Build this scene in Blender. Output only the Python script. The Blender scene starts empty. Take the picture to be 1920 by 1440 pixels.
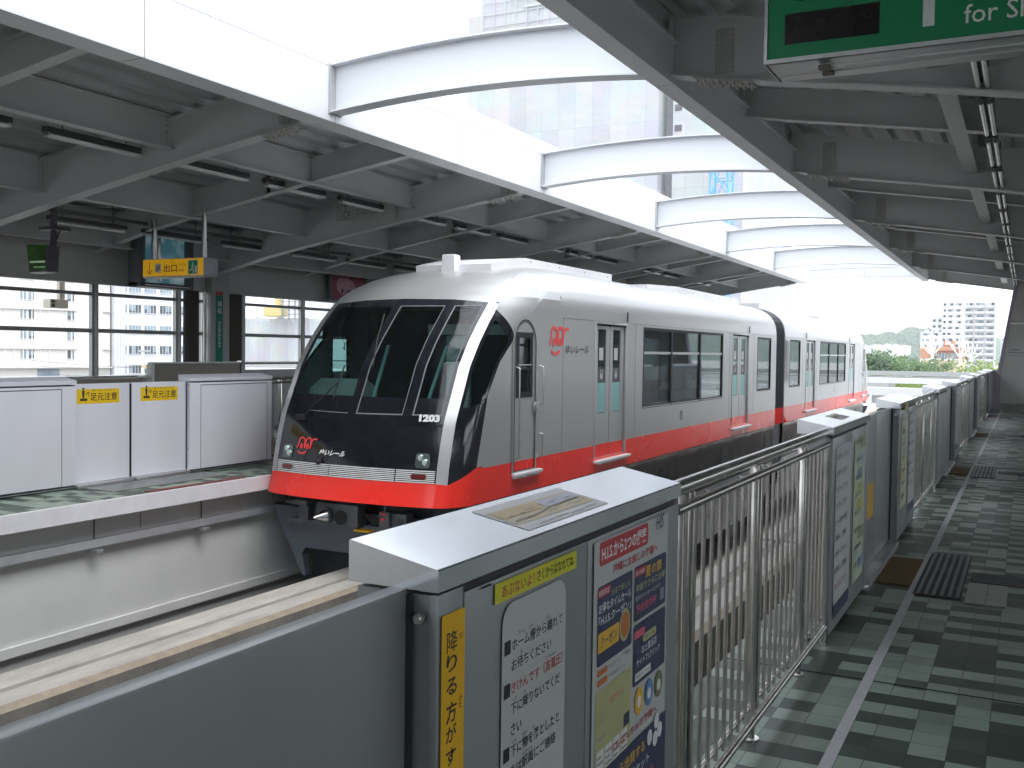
import bpy, bmesh, math, random
from mathutils import Vector, Matrix, Euler
R = math.radians
D = bpy.data
scene = bpy.context.scene
COL = scene.collection
random.seed(7)

# ------------------------------------------------------------------ camera
YAW, PITCH, ROLL, FPX, EYE = .47417, -.0333, .013946, 1881.3, 1.65
cd = D.cameras.new('camera')
cd.sensor_width = 36.0
cd.lens = FPX / 1920 * 36.0
cd.clip_start = .05
cd.clip_end = 6000
cam = D.objects.new('camera', cd)
COL.objects.link(cam)
fw = Vector((-math.sin(YAW) * math.cos(PITCH), math.cos(YAW) * math.cos(PITCH), math.sin(PITCH)))
rt0 = fw.cross(Vector((0, 0, 1))).normalized()
up0 = rt0.cross(fw)
c_, s_ = math.cos(ROLL), math.sin(ROLL)
rt = c_ * rt0 + s_ * up0
up = -s_ * rt0 + c_ * up0
M = Matrix((rt, up, -fw)).transposed().to_4x4()
M.translation = Vector((0, 0, EYE))
cam.matrix_world = M
scene.camera = cam

# ------------------------------------------------------------------ sky, sun, exposure
SUN_EL, SUN_AZ = R(64), R(110)          # azimuth measured clockwise from +Y
world = D.worlds.new('World')
scene.world = world
world.use_nodes = True
wn = world.node_tree
wn.nodes.clear()
sky = wn.nodes.new('ShaderNodeTexSky')
sky.sky_type = 'NISHITA'
sky.sun_disc = False
sky.sun_elevation = SUN_EL
sky.sun_rotation = SUN_AZ
sky.air_density = 1.0
sky.dust_density = 4.0
sky.ozone_density = 1.0
hs = wn.nodes.new('ShaderNodeHueSaturation')
hs.inputs['Saturation'].default_value = .22     # overcast: a grey-white vault
bg = wn.nodes.new('ShaderNodeBackground')
bg.inputs['Strength'].default_value = .15
wo = wn.nodes.new('ShaderNodeOutputWorld')
wn.links.new(sky.outputs[0], hs.inputs['Color'])
cl = wn.nodes.new('ShaderNodeMix')              # cloud layer evening out the vault
cl.data_type = 'RGBA'
cl.inputs['Factor'].default_value = .6
cl.inputs['B'].default_value = (7.3, 7.8, 8.5, 1)
wn.links.new(hs.outputs[0], cl.inputs['A'])
wn.links.new(cl.outputs['Result'], bg.inputs['Color'])
wn.links.new(bg.outputs[0], wo.inputs['Surface'])
sd = D.lights.new('sun', 'SUN')
sd.energy = .6
sd.angle = R(40)
sd.color = (1.0, .97, .92)
so = D.objects.new('sun', sd)
COL.objects.link(so)
sdir = Vector((math.sin(SUN_AZ) * math.cos(SUN_EL), math.cos(SUN_AZ) * math.cos(SUN_EL), math.sin(SUN_EL)))
so.rotation_euler = sdir.to_track_quat('Z', 'Y').to_euler()
so.location = (0, 0, 40)
scene.view_settings.view_transform = 'Standard'
scene.view_settings.look = 'None'
scene.view_settings.gamma = 1
scene.view_settings.exposure = 1.6
scene.cycles.sample_clamp_indirect = 5
scene.cycles.blur_glossy = 1.0
scene.cycles.max_bounces = 10
scene.cycles.diffuse_bounces = 6
scene.cycles.transparent_max_bounces = 12

# ------------------------------------------------------------------ materials
MATS = {}


def mat(name, col, rough=.5, metal=0., var=.12, vscale=3., bump=0., bscale=40., stretch=(1, 1, 1), spec=.5, coat=0., rvar=.08, bdetail=4):
    if name in MATS:
        return MATS[name]
    m = D.materials.new(name)
    m.use_nodes = True
    nt = m.node_tree
    b = nt.nodes['Principled BSDF']
    b.inputs['Roughness'].default_value = rough
    b.inputs['Metallic'].default_value = metal
    b.inputs['Specular IOR Level'].default_value = spec
    b.inputs['Coat Weight'].default_value = coat
    tc = nt.nodes.new('ShaderNodeTexCoord')
    mp = nt.nodes.new('ShaderNodeMapping')
    mp.inputs['Scale'].default_value = stretch
    nt.links.new(tc.outputs['Object'], mp.inputs['Vector'])
    nz = nt.nodes.new('ShaderNodeTexNoise')
    nz.inputs['Scale'].default_value = vscale
    nz.inputs['Detail'].default_value = 6
    nz.inputs['Roughness'].default_value = .65
    nt.links.new(mp.outputs[0], nz.inputs['Vector'])
    mr = nt.nodes.new('ShaderNodeMapRange')
    mr.inputs['From Min'].default_value = .3
    mr.inputs['From Max'].default_value = .7
    mr.inputs['To Min'].default_value = 1 - var
    mr.inputs['To Max'].default_value = 1 + var
    nt.links.new(nz.outputs['Fac'], mr.inputs['Value'])
    mx = nt.nodes.new('ShaderNodeVectorMath')
    mx.operation = 'SCALE'
    mx.inputs[0].default_value = col
    nt.links.new(mr.outputs[0], mx.inputs['Scale'])
    nt.links.new(mx.outputs[0], b.inputs['Base Color'])
    mr2 = nt.nodes.new('ShaderNodeMapRange')
    mr2.inputs['From Min'].default_value = .3
    mr2.inputs['From Max'].default_value = .7
    mr2.inputs['To Min'].default_value = max(.02, rough - rvar)
    mr2.inputs['To Max'].default_value = min(1, rough + rvar)
    nt.links.new(nz.outputs['Fac'], mr2.inputs['Value'])
    nt.links.new(mr2.outputs[0], b.inputs['Roughness'])
    if bump:
        n2 = nt.nodes.new('ShaderNodeTexNoise')
        n2.inputs['Scale'].default_value = bscale
        n2.inputs['Detail'].default_value = bdetail
        nt.links.new(mp.outputs[0], n2.inputs['Vector'])
        bp = nt.nodes.new('ShaderNodeBump')
        bp.inputs['Strength'].default_value = bump
        bp.inputs['Distance'].default_value = .02
        nt.links.new(n2.outputs['Fac'], bp.inputs['Height'])
        nt.links.new(bp.outputs[0], b.inputs['Normal'])
    MATS[name] = m
    return m


def glass(name, tint, transp=.0, rough=.02):
    """tinted pane: part of the light passes straight through, the rest is mirrored by fresnel"""
    if name in MATS:
        return MATS[name]
    m = D.materials.new(name)
    m.use_nodes = True
    nt = m.node_tree
    out = nt.nodes['Material Output']
    nt.nodes.remove(nt.nodes['Principled BSDF'])
    b = nt.nodes.new('ShaderNodeBsdfGlossy')
    b.inputs['Color'].default_value = (.95, .96, .97, 1)
    b.inputs['Roughness'].default_value = rough
    t = nt.nodes.new('ShaderNodeBsdfTransparent')
    t.inputs['Color'].default_value = (*tint, 1)
    fr = nt.nodes.new('ShaderNodeFresnel')
    fr.inputs['IOR'].default_value = 1.5
    ma = nt.nodes.new('ShaderNodeMath')
    ma.operation = 'MULTIPLY_ADD'
    ma.inputs[1].default_value = .75
    ma.inputs[2].default_value = transp
    ma.use_clamp = True
    nz = nt.nodes.new('ShaderNodeTexNoise')
    nz.inputs['Scale'].default_value = 1.5
    bp = nt.nodes.new('ShaderNodeBump')
    bp.inputs['Strength'].default_value = .02
    nt.links.new(nz.outputs['Fac'], bp.inputs['Height'])
    nt.links.new(bp.outputs[0], b.inputs['Normal'])
    nt.links.new(fr.outputs[0], ma.inputs[0])
    mx = nt.nodes.new('ShaderNodeMixShader')
    nt.links.new(ma.outputs[0], mx.inputs['Fac'])
    nt.links.new(t.outputs[0], mx.inputs[1])
    nt.links.new(b.outputs[0], mx.inputs[2])
    nt.links.new(mx.outputs[0], out.inputs['Surface'])
    MATS[name] = m
    return m


def glow(name, col, strength):
    if name in MATS:
        return MATS[name]
    m = mat(name, col, .3)
    b = m.node_tree.nodes['Principled BSDF']
    b.inputs['Emission Color'].default_value = (*col, 1)
    b.inputs['Emission Strength'].default_value = strength
    return m


steel_roof = lambda: mat('painted_steel_grey', (.53, .54, .54), .5, 0, .06, 1.2)
deck_m = lambda: mat('roof_deck_sheet', (.45, .46, .465), .5, .1, .1, .8)
white_m = lambda: mat('white_cladding', (.62, .635, .66), .38, 0, .02, .7)
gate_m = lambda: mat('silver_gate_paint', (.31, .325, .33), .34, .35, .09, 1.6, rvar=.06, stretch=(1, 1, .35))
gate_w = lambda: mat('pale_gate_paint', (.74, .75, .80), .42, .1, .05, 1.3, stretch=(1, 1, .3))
gate_dk = lambda: mat('dark_gate_joint', (.03, .03, .035), .6)
stain = lambda: mat('stainless_tube', (.60, .58, .55), .2, 1., .08, 8)
alu = lambda: mat('aluminium', (.66, .67, .68), .33, .9, .05, 5)
conc = lambda: mat('concrete', (.42, .42, .40), .85, 0, .16, 1.6, .25, 25)
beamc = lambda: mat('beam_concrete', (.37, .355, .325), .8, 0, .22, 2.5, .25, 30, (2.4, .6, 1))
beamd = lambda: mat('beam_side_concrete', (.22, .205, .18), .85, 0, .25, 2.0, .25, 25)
ochre = lambda: mat('beam_worn_edge', (.27, .225, .17), .8, 0, .25, 5, .3, 40)
dark_steel = lambda: mat('dark_steel', (.045, .05, .06), .5, .3, .25, 5, .05, 30)
black_m = lambda: mat('black_gloss', (.010, .011, .016), .12, 0, .1, 3, 0, coat=.6)
rubber = lambda: mat('black_rubber', (.012, .012, .013), .55)
red_m = lambda: mat('red_film', (.84, .032, .020), .27, 0, .03, 1.2, rvar=.01)
brush = lambda: mat('train_silver', (.47, .475, .48), .34, .56, .05, .8, .02, .9, (1, .8, .5), rvar=.015, bdetail=0)
silverp = brush
whitep = lambda: mat('white_paint', (.62, .62, .64), .4, 0, .03, 3)
yellow_m = lambda: mat('yellow_sticker', (.86, .56, .01), .45, 0, .04, 6)
yellow_d = lambda: mat('amber_panel', (.74, .42, .012), .4, 0, .04, 6)
lime_m = lambda: mat('lemon_sticker', (.60, .57, .03), .45, 0, .04, 6)
ink = lambda: mat('black_print', (.02, .02, .022), .5)
redink = lambda: mat('red_print', (.42, .035, .05), .5)
whiteink = lambda: mat('white_print', (.70, .71, .71), .5)
navy = lambda: mat('navy_print', (.035, .045, .10), .45)
green_m = lambda: mat('sign_green', (.0, .22, .085), .4, 0, .04, 4)
taupe = lambda: mat('taupe_panel', (.26, .235, .2), .6, 0, .06, 2)
ribbrown = lambda: mat('brown_ribbed_sheet', (.085, .07, .06), .6, 0, .12, 4)
paper = lambda: mat('notice_paper', (.47, .485, .475), .5, 0, .03, 3)


# ------------------------------------------------------------------ mesh builder
_dg = None
_textcache = {}


def text_geo(s, bold=0.):
    key = (s, bold)
    if key in _textcache:
        return _textcache[key]
    cu = D.curves.new('lettering_curve', 'FONT')
    cu.body = s
    cu.resolution_u = 2
    cu.offset = bold
    ob = D.objects.new('lettering_curve', cu)
    COL.objects.link(ob)
    dg = bpy.context.evaluated_depsgraph_get()
    me = D.meshes.new_from_object(ob.evaluated_get(dg))
    vs = [(v.co.x, v.co.y) for v in me.vertices]
    fs = [tuple(p.vertices) for p in me.polygons]
    D.objects.remove(ob)
    D.curves.remove(cu)
    D.meshes.remove(me)
    if vs:
        x0 = min(v[0] for v in vs); x1 = max(v[0] for v in vs)
        y0 = min(v[1] for v in vs); y1 = max(v[1] for v in vs)
        vs = [((v[0] - x0) / max(1e-6, x1 - x0), (v[1] - y0) / max(1e-6, y1 - y0)) for v in vs]
    _textcache[key] = (vs, fs)
    return vs, fs


class MB:
    def __init__(s, mats=None, tf=None):
        s.v = []; s.f = []; s.mi = []; s.m = list(mats or []); s.cur = 0; s.tf = tf; s.layer = 0

    def use(s, m):
        if m not in s.m:
            s.m.append(m)
        s.cur = s.m.index(m)
        s.layer += 1
        return s

    def add(s, vs, fs):
        n = len(s.v)
        s.v += [tuple(v) for v in vs]
        s.f += [tuple(i + n for i in f) for f in fs]
        s.mi += [s.cur] * len(fs)
        return s

    def box(s, x0, x1, y0, y1, z0, z1):
        return s.add([(x0, y0, z0), (x1, y0, z0), (x1, y1, z0), (x0, y1, z0), (x0, y0, z1), (x1, y0, z1), (x1, y1, z1), (x0, y1, z1)],
                     [(0, 3, 2, 1), (4, 5, 6, 7), (0, 1, 5, 4), (1, 2, 6, 5), (2, 3, 7, 6), (3, 0, 4, 7)])

    def bbox(s, x0, x1, y0, y1, z0, z1, b=.01):
        """box with bevelled edges"""
        bm = bmesh.new()
        bmesh.ops.create_cube(bm, size=1)
        for v in bm.verts:
            v.co = Vector(((x0 + x1) / 2 + v.co.x * (x1 - x0), (y0 + y1) / 2 + v.co.y * (y1 - y0), (z0 + z1) / 2 + v.co.z * (z1 - z0)))
        bmesh.ops.bevel(bm, geom=bm.edges[:], offset=b, segments=2, profile=.6, affect='EDGES')
        bm.verts.index_update()
        s.add([v.co[:] for v in bm.verts], [[v.index for v in f.verts] for f in bm.faces])
        bm.free()
        return s

    def quad(s, a, b, c, d):
        return s.add([a, b, c, d], [(0, 1, 2, 3)])

    def prism(s, poly, axis, a, b):
        """poly: 2D outline; axis 'x' -> (y,z), 'y' -> (x,z), 'z' -> (x,y)"""
        f = {'x': lambda p, t: (t, p[0], p[1]), 'y': lambda p, t: (p[0], t, p[1]), 'z': lambda p, t: (p[0], p[1], t)}[axis]
        n = len(poly)
        vs = [f(p, a) for p in poly] + [f(p, b) for p in poly]
        fs = [tuple(range(n))[::-1], tuple(range(n, 2 * n))] + [(i, (i + 1) % n, n + (i + 1) % n, n + i) for i in range(n)]
        return s.add(vs, fs)

    def cyl(s, p0, p1, r, n=12, r1=None, caps=True):
        p0, p1 = Vector(p0), Vector(p1)
        r1 = r if r1 is None else r1
        d = (p1 - p0).normalized()
        a = d.cross(Vector((0, 0, 1)))
        if a.length < 1e-4:
            a = d.cross(Vector((0, 1, 0)))
        a.normalize()
        b = d.cross(a)
        vs = []
        for p, rr in ((p0, r), (p1, r1)):
            vs += [p + (a * math.cos(2 * math.pi * i / n) + b * math.sin(2 * math.pi * i / n)) * rr for i in range(n)]
        fs = [(i, (i + 1) % n, n + (i + 1) % n, n + i) for i in range(n)]
        if caps:
            fs += [tuple(range(n))[::-1], tuple(range(n, 2 * n))]
        return s.add(vs, fs)

    def tube(s, pts, r, n=10):
        for a, b in zip(pts, pts[1:]):
            s.cyl(a, b, r, n)
        for p in pts[1:-1]:
            s.ball(p, r, r, r, n, 6)
        return s

    def ball(s, c, rx, ry, rz, n=12, m=8):
        vs = [(c[0], c[1], c[2] - rz)]
        for j in range(1, m):
            t = -math.pi / 2 + math.pi * j / m
            for i in range(n):
                p = 2 * math.pi * i / n
                vs.append((c[0] + rx * math.cos(t) * math.cos(p), c[1] + ry * math.cos(t) * math.sin(p), c[2] + rz * math.sin(t)))
        vs.append((c[0], c[1], c[2] + rz))
        fs = [(0, 1 + (i + 1) % n, 1 + i) for i in range(n)]
        for j in range(m - 2):
            fs += [(1 + j * n + i, 1 + j * n + (i + 1) % n, 1 + (j + 1) * n + (i + 1) % n, 1 + (j + 1) * n + i) for i in range(n)]
        L = len(vs) - 1
        fs += [(L, 1 + (m - 2) * n + i, 1 + (m - 2) * n + (i + 1) % n) for i in range(n)]
        return s.add(vs, fs)

    def rrect(s, o, r, u, w, h, rad=.02, k=4):
        """flat rounded rectangle at lower-left o, right vector r, up vector u"""
        o, r, u = Vector(o), Vector(r), Vector(u)
        pts = []
        for cx, cy, a0 in ((w - rad, rad, -90), (w - rad, h - rad, 0), (rad, h - rad, 90), (rad, rad, 180)):
            for i in range(k + 1):
                a = R(a0 + 90 * i / k)
                pts.append(o + r * (cx + rad * math.cos(a)) + u * (cy + rad * math.sin(a)))
        return s.add(pts, [tuple(range(len(pts)))])

    def rect(s, o, r, u, w, h):
        o, r, u = Vector(o), Vector(r), Vector(u)
        return s.quad(o, o + r * w, o + r * w + u * h, o + u * h)

    def text(s, t, o, r, u, w, h, bold=0.):
        vs, fs = text_geo(t, bold)
        o, r, u = Vector(o), Vector(r), Vector(u)
        return s.add([o + r * (v[0] * w) + u * (v[1] * h) for v in vs], fs)

    def stroke(s, pts, o, r, u, wd, closed=False):
        """flat ribbon of width wd along 2D points"""
        o, r, u = Vector(o), Vector(r), Vector(u)
        P = [Vector(p) for p in pts]
        n = len(P)
        L, Rr = [], []
        for i in range(n):
            a = P[i - 1] if (i or closed) else P[i]
            b = P[(i + 1) % n] if (i < n - 1 or closed) else P[i]
            d = (b - a).normalized()
            nn = Vector((-d.y, d.x)) * wd / 2
            L.append(P[i] + nn); Rr.append(P[i] - nn)
        vs = [o + r * p.x + u * p.y for p in L + Rr]
        m = n if closed else n - 1
        return s.add(vs, [(n + i, n + (i + 1) % n, (i + 1) % n, i) for i in range(m)])

    def build(s, name, m=None, parent=None, smooth=None):
        me = D.meshes.new(name)
        off = Vector((0, 0, 0))
        p = parent
        while p is not None:
            off += p.location
            p = p.parent
        vs = s.v
        if s.tf is not None:
            vs = [s.tf @ Vector(v) for v in vs]
        me.from_pydata([Vector(v) - off for v in vs], [], s.f)
        ms = s.m if s.m else [m]
        for k in ms:
            me.materials.append(k)
        if s.m:
            me.polygons.foreach_set('material_index', s.mi)
        if smooth is not None:
            me.polygons.foreach_set('use_smooth', [True] * len(me.polygons))
            me.set_sharp_from_angle(angle=R(smooth))
        me.update()
        ob = D.objects.new(name, me)
        COL.objects.link(ob)
        if parent is not None:
            ob.parent = parent
        return ob


def tag(o, label=None, cat=None, group=None, kind=None):
    if label: o['label'] = label
    if cat: o['category'] = cat
    if group: o['group'] = group
    if kind: o['kind'] = kind
    return o


def thing(name, loc, label, cat, group=None):
    o = D.objects.new(name, None)
    o.empty_display_size = .2
    o.location = loc
    COL.objects.link(o)
    return tag(o, label, cat, group)


def copy_tree(o, parent=None):
    c = o.copy()
    COL.objects.link(c)
    c.parent = parent
    for ch in list(o.children):
        copy_tree(ch, c)
    return c


def lerp_table(tab, x):
    if x <= tab[0][0]:
        return tab[0][1]
    for (a, fa), (b, fb) in zip(tab, tab[1:]):
        if x <= b:
            return fa + (fb - fa) * (x - a) / (b - a)
    (a, fa), (b, fb) = tab[-2], tab[-1]
    return fb + (fb - fa) * (x - b) / (b - a)


X_, Y_, Z_ = Vector((1, 0, 0)), Vector((0, 1, 0)), Vector((0, 0, 1))
PX = -.966        # face of the near platform gates


# ================================================================== SETTING: platforms, trackway, ground
def tile_material():
    m = D.materials.new('platform_tiles')
    m.use_nodes = True
    nt = m.node_tree
    N = nt.nodes.new
    L = nt.links.new
    b = nt.nodes['Principled BSDF']
    tc = N('ShaderNodeTexCoord')
    sp = N('ShaderNodeSeparateXYZ')
    L(tc.outputs['Object'], sp.inputs[0])

    def mth(op, a, bb=None, c=None):
        n = N('ShaderNodeMath')
        n.operation = op
        for i, q in enumerate((a, bb, c)):
            if q is None: continue
            if isinstance(q, (int, float)): n.inputs[i].default_value = q
            else: L(q, n.inputs[i])
        return n.outputs[0]
    T = .148
    xs = mth('DIVIDE', mth('ADD', sp.outputs[0], .70), T)
    ys = mth('DIVIDE', mth('ADD', sp.outputs[1], .03), T)
    xi, yi, yb = mth('FLOOR', xs), mth('FLOOR', ys), mth('FLOOR', mth('DIVIDE', ys, 2))
    c1 = N('ShaderNodeCombineXYZ'); L(xi, c1.inputs[0]); L(yb, c1.inputs[1])
    w1 = N('ShaderNodeTexWhiteNoise'); w1.noise_dimensions = '2D'; L(c1.outputs[0], w1.inputs['Vector'])
    c2 = N('ShaderNodeCombineXYZ'); L(xi, c2.inputs[0]); L(yi, c2.inputs[1])
    w2 = N('ShaderNodeTexWhiteNoise'); w2.noise_dimensions = '2D'; L(c2.outputs[0], w2.inputs['Vector'])
    c3 = N('ShaderNodeCombineXYZ'); L(mth('FLOOR', mth('DIVIDE', xi, 2)), c3.inputs[0]); L(mth('FLOOR', mth('DIVIDE', yb, 3)), c3.inputs[1])
    w3 = N('ShaderNodeTexWhiteNoise'); w3.noise_dimensions = '2D'; L(c3.outputs[0], w3.inputs['Vector'])
    par = mth('ABSOLUTE', mth('MODULO', mth('ADD', yi, mth('GREATER_THAN', w3.outputs['Value'], .5)), 2))
    r = w1.outputs['Value']
    striped = mth('LESS_THAN', r, .62)
    light = mth('GREATER_THAN', r, .80)
    f = mth('ADD', mth('MULTIPLY', striped, par), light)
    f = mth('ADD', mth('MULTIPLY', f, .72), mth('MULTIPLY', w2.outputs['Value'], .28))
    nz = N('ShaderNodeTexNoise'); nz.inputs['Scale'].default_value = 45; nz.inputs['Detail'].default_value = 8
    nz.inputs['Roughness'].default_value = .8
    L(tc.outputs['Object'], nz.inputs['Vector'])
    f = mth('ADD', f, mth('MULTIPLY', mth('SUBTRACT', nz.outputs['Fac'], .5), .5))
    n2 = N('ShaderNodeTexNoise'); n2.inputs['Scale'].default_value = 1.6; n2.inputs['Detail'].default_value = 5
    L(tc.outputs['Object'], n2.inputs['Vector'])
    f = mth('ADD', f, mth('MULTIPLY', mth('SUBTRACT', n2.outputs['Fac'], .5), .6))
    rp = N('ShaderNodeValToRGB')
    rp.color_ramp.elements[0].color = (.028, .044, .034, 1)
    rp.color_ramp.elements[1].color = (.28, .345, .285, 1)
    rp.color_ramp.elements.new(.5).color = (.095, .13, .10, 1)
    L(f, rp.inputs[0])
    gx = mth('LESS_THAN', mth('FRACT', xs), .022)
    gy = mth('LESS_THAN', mth('FRACT', ys), .022)
    g = mth('MAXIMUM', gx, gy)
    mx = N('ShaderNodeMix'); mx.data_type = 'RGBA'
    L(g, mx.inputs['Factor']); L(rp.outputs[0], mx.inputs['A']); mx.inputs['B'].default_value = (.03, .035, .033, 1)
    L(mx.outputs['Result'], b.inputs['Base Color'])
    rr = mth('MULTIPLY_ADD', n2.outputs['Fac'], .35, .28)
    L(rr, b.inputs['Roughness'])
    bp = N('ShaderNodeBump'); bp.inputs['Strength'].default_value = .35; bp.inputs['Distance'].default_value = .004
    L(mth('SUBTRACT', mth('MULTIPLY', nz.outputs['Fac'], .35), g), bp.inputs['Height'])
    L(bp.outputs[0], b.inputs['Normal'])
    return m


tiles = tile_material()
GZ = -8.5
tag(MB().box(-3000, 3000, -800, 5200, GZ - 1, GZ).build('ground', mat('ground_earth', (.30, .30, .285), .9, 0, .35, .02)), kind='structure')

tag(MB().box(-1.42, 3.9, -40, 35.2, -.3, 0).build('platform', tiles), kind='structure')
tag(MB().box(-14.6, -8.74, -40, 37.6, -.19, 0).build('platform', tiles), kind='structure')
m = MB()
m.bbox(-8.74, -8.70, -40, 37.6, -.19, -.004, .006)
tag(m.build('platform_edge', mat('edge_concrete', (.60, .60, .63), .6, 0, .07, 3, .1, 60)), kind='structure')
m = MB()
m.box(-9.3, -8.90, -40, 37.6, -1.36, -.19)
m.box(-9.3, -8.86, -40, 37.6, -1.46, -1.36)
m.box(-9.3, -8.93, -40, 37.6, -4.0, -1.46)
tag(m.build('platform_wall', mat('pit_wall_concrete', (.50, .505, .50), .85, 0, .13, .8, .15, 14, (1, .6, .45))), kind='structure')
m = MB()
m.box(-1.62, -1.46, -40, 35.2, -4.0, -.3)
tag(m.build('platform_wall', conc()), kind='structure')
tag(MB().box(-9.3, -1.5, -40, 60, -4.2, -3.2).build('trackway_slab', mat('trackway_concrete', (.34, .345, .34), .9, 0, .25, 1, .2, 10)), kind='structure')
tag(MB().box(-.702, -.652, -6, 35.1, .0, .004).build('floor_line', mat('line_paint', (.46, .46, .48), .55, 0, .12, 12)), kind='structure')
m = MB()
for k in range(-1, 14):
    m.box(-1.42, 3.8, 5.325 + 2.813 * k - .004, 5.325 + 2.813 * k + .004, 0, .003)
tag(m.build('floor_joint', mat('floor_joint_black', (.012, .013, .013), .8)), kind='structure')


def beam_section(c, top, h=1.4, w=.85):
    a = w / 2
    return [(c - a, top - h), (c + a, top - h), (c + a, top - .03), (c + a - .09, top), (c + .075, top), (c + .06, top - .02),
            (c - .06, top - .02), (c - .075, top), (c - a + .09, top), (c - a, top - .03)]


def guide_beam(c, y0, y1, label):
    o = thing('guide_beam', (c, y0, -2.53), label, 'monorail beam')
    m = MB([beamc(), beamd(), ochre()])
    sec = beam_section(c, -1.13)
    n = len(sec)
    ys = [y0]
    while ys[-1] < y1 - 8:
        ys.append(ys[-1] + 11)
    for a, b in zip(ys, ys[1:]):
        for i in range(n):
            j = (i + 1) % n
            p, q = sec[i], sec[j]
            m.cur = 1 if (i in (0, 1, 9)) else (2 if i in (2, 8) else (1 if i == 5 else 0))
            m.quad((p[0], a + .012, p[1]), (q[0], a + .012, q[1]), (q[0], b - .012, q[1]), (p[0], b - .012, p[1]))
        m.cur = 1
        m.box(c - .40, c + .40, b - .012, b + .012, -2.5, -1.16)
    m.build('beam', None, o)
    m = MB()
    for a in ys[:-1]:
        m.box(c - .30, c + .30, a - .02, a + .10, -1.128, -1.122)
    m.build('joint_plate', dark_steel(), o)
    m = MB()
    for a in ys:
        m.box(c - .5, c + .5, a - .4, a + .4, -3.2, -2.531)
    m.build('bearing_block', conc(), o)
    return o


guide_beam(-7.27, -40, 60, 'grey concrete monorail beam passing under the silver and red train')
guide_beam(-3.22, -40, 60, 'pale empty monorail beam seen through the stainless railing bars')

m = MB()
for k in range(-6, 17):
    m.box(-8.9005, -8.899, 5.9 + 2.25 * k, 5.912 + 2.25 * k, -.42, -.19)
tag(m.build('platform_wall_joint', mat('wall_joint_dark', (.14, .14, .13), .9)), kind='structure')
# cable tray on the far platform's wall
o = thing('cable_tray', (-8.86, -8, -.5), 'long silver cable tray with small clamps below the far platform edge', 'cable tray')
m = MB(); m.box(-8.895, -8.80, -8, 37, -.515, -.50); m.box(-8.895, -8.885, -8, 37, -.50, -.43); m.box(-8.81, -8.80, -8, 37, -.50, -.425)
m.build('tray', mat('galvanised_tray', (.52, .54, .57), .35, .6, .06, 5), o)
for k in range(14):
    y = 5.85 + 1.57 * (k - 4)
    m = MB(); m.bbox(-8.84, -8.73, y, y + .09, -.575, -.535, .006); m.cyl((-8.76, y + .05, -.555), (-8.735, y + .05, -.555), .012, 8)
    m.build('clamp', alu(), o)
    m = MB(); m.cyl((-8.85, y + .06, -.43), (-8.85, y + .06, -.19), .008, 6)
    m.build('hanger_rod', dark_steel(), o)
m = MB(); m.box(-8.885, -8.82, -8, 37, -.497, -.44)
m.build('cable_bundle', rubber(), o)


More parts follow.
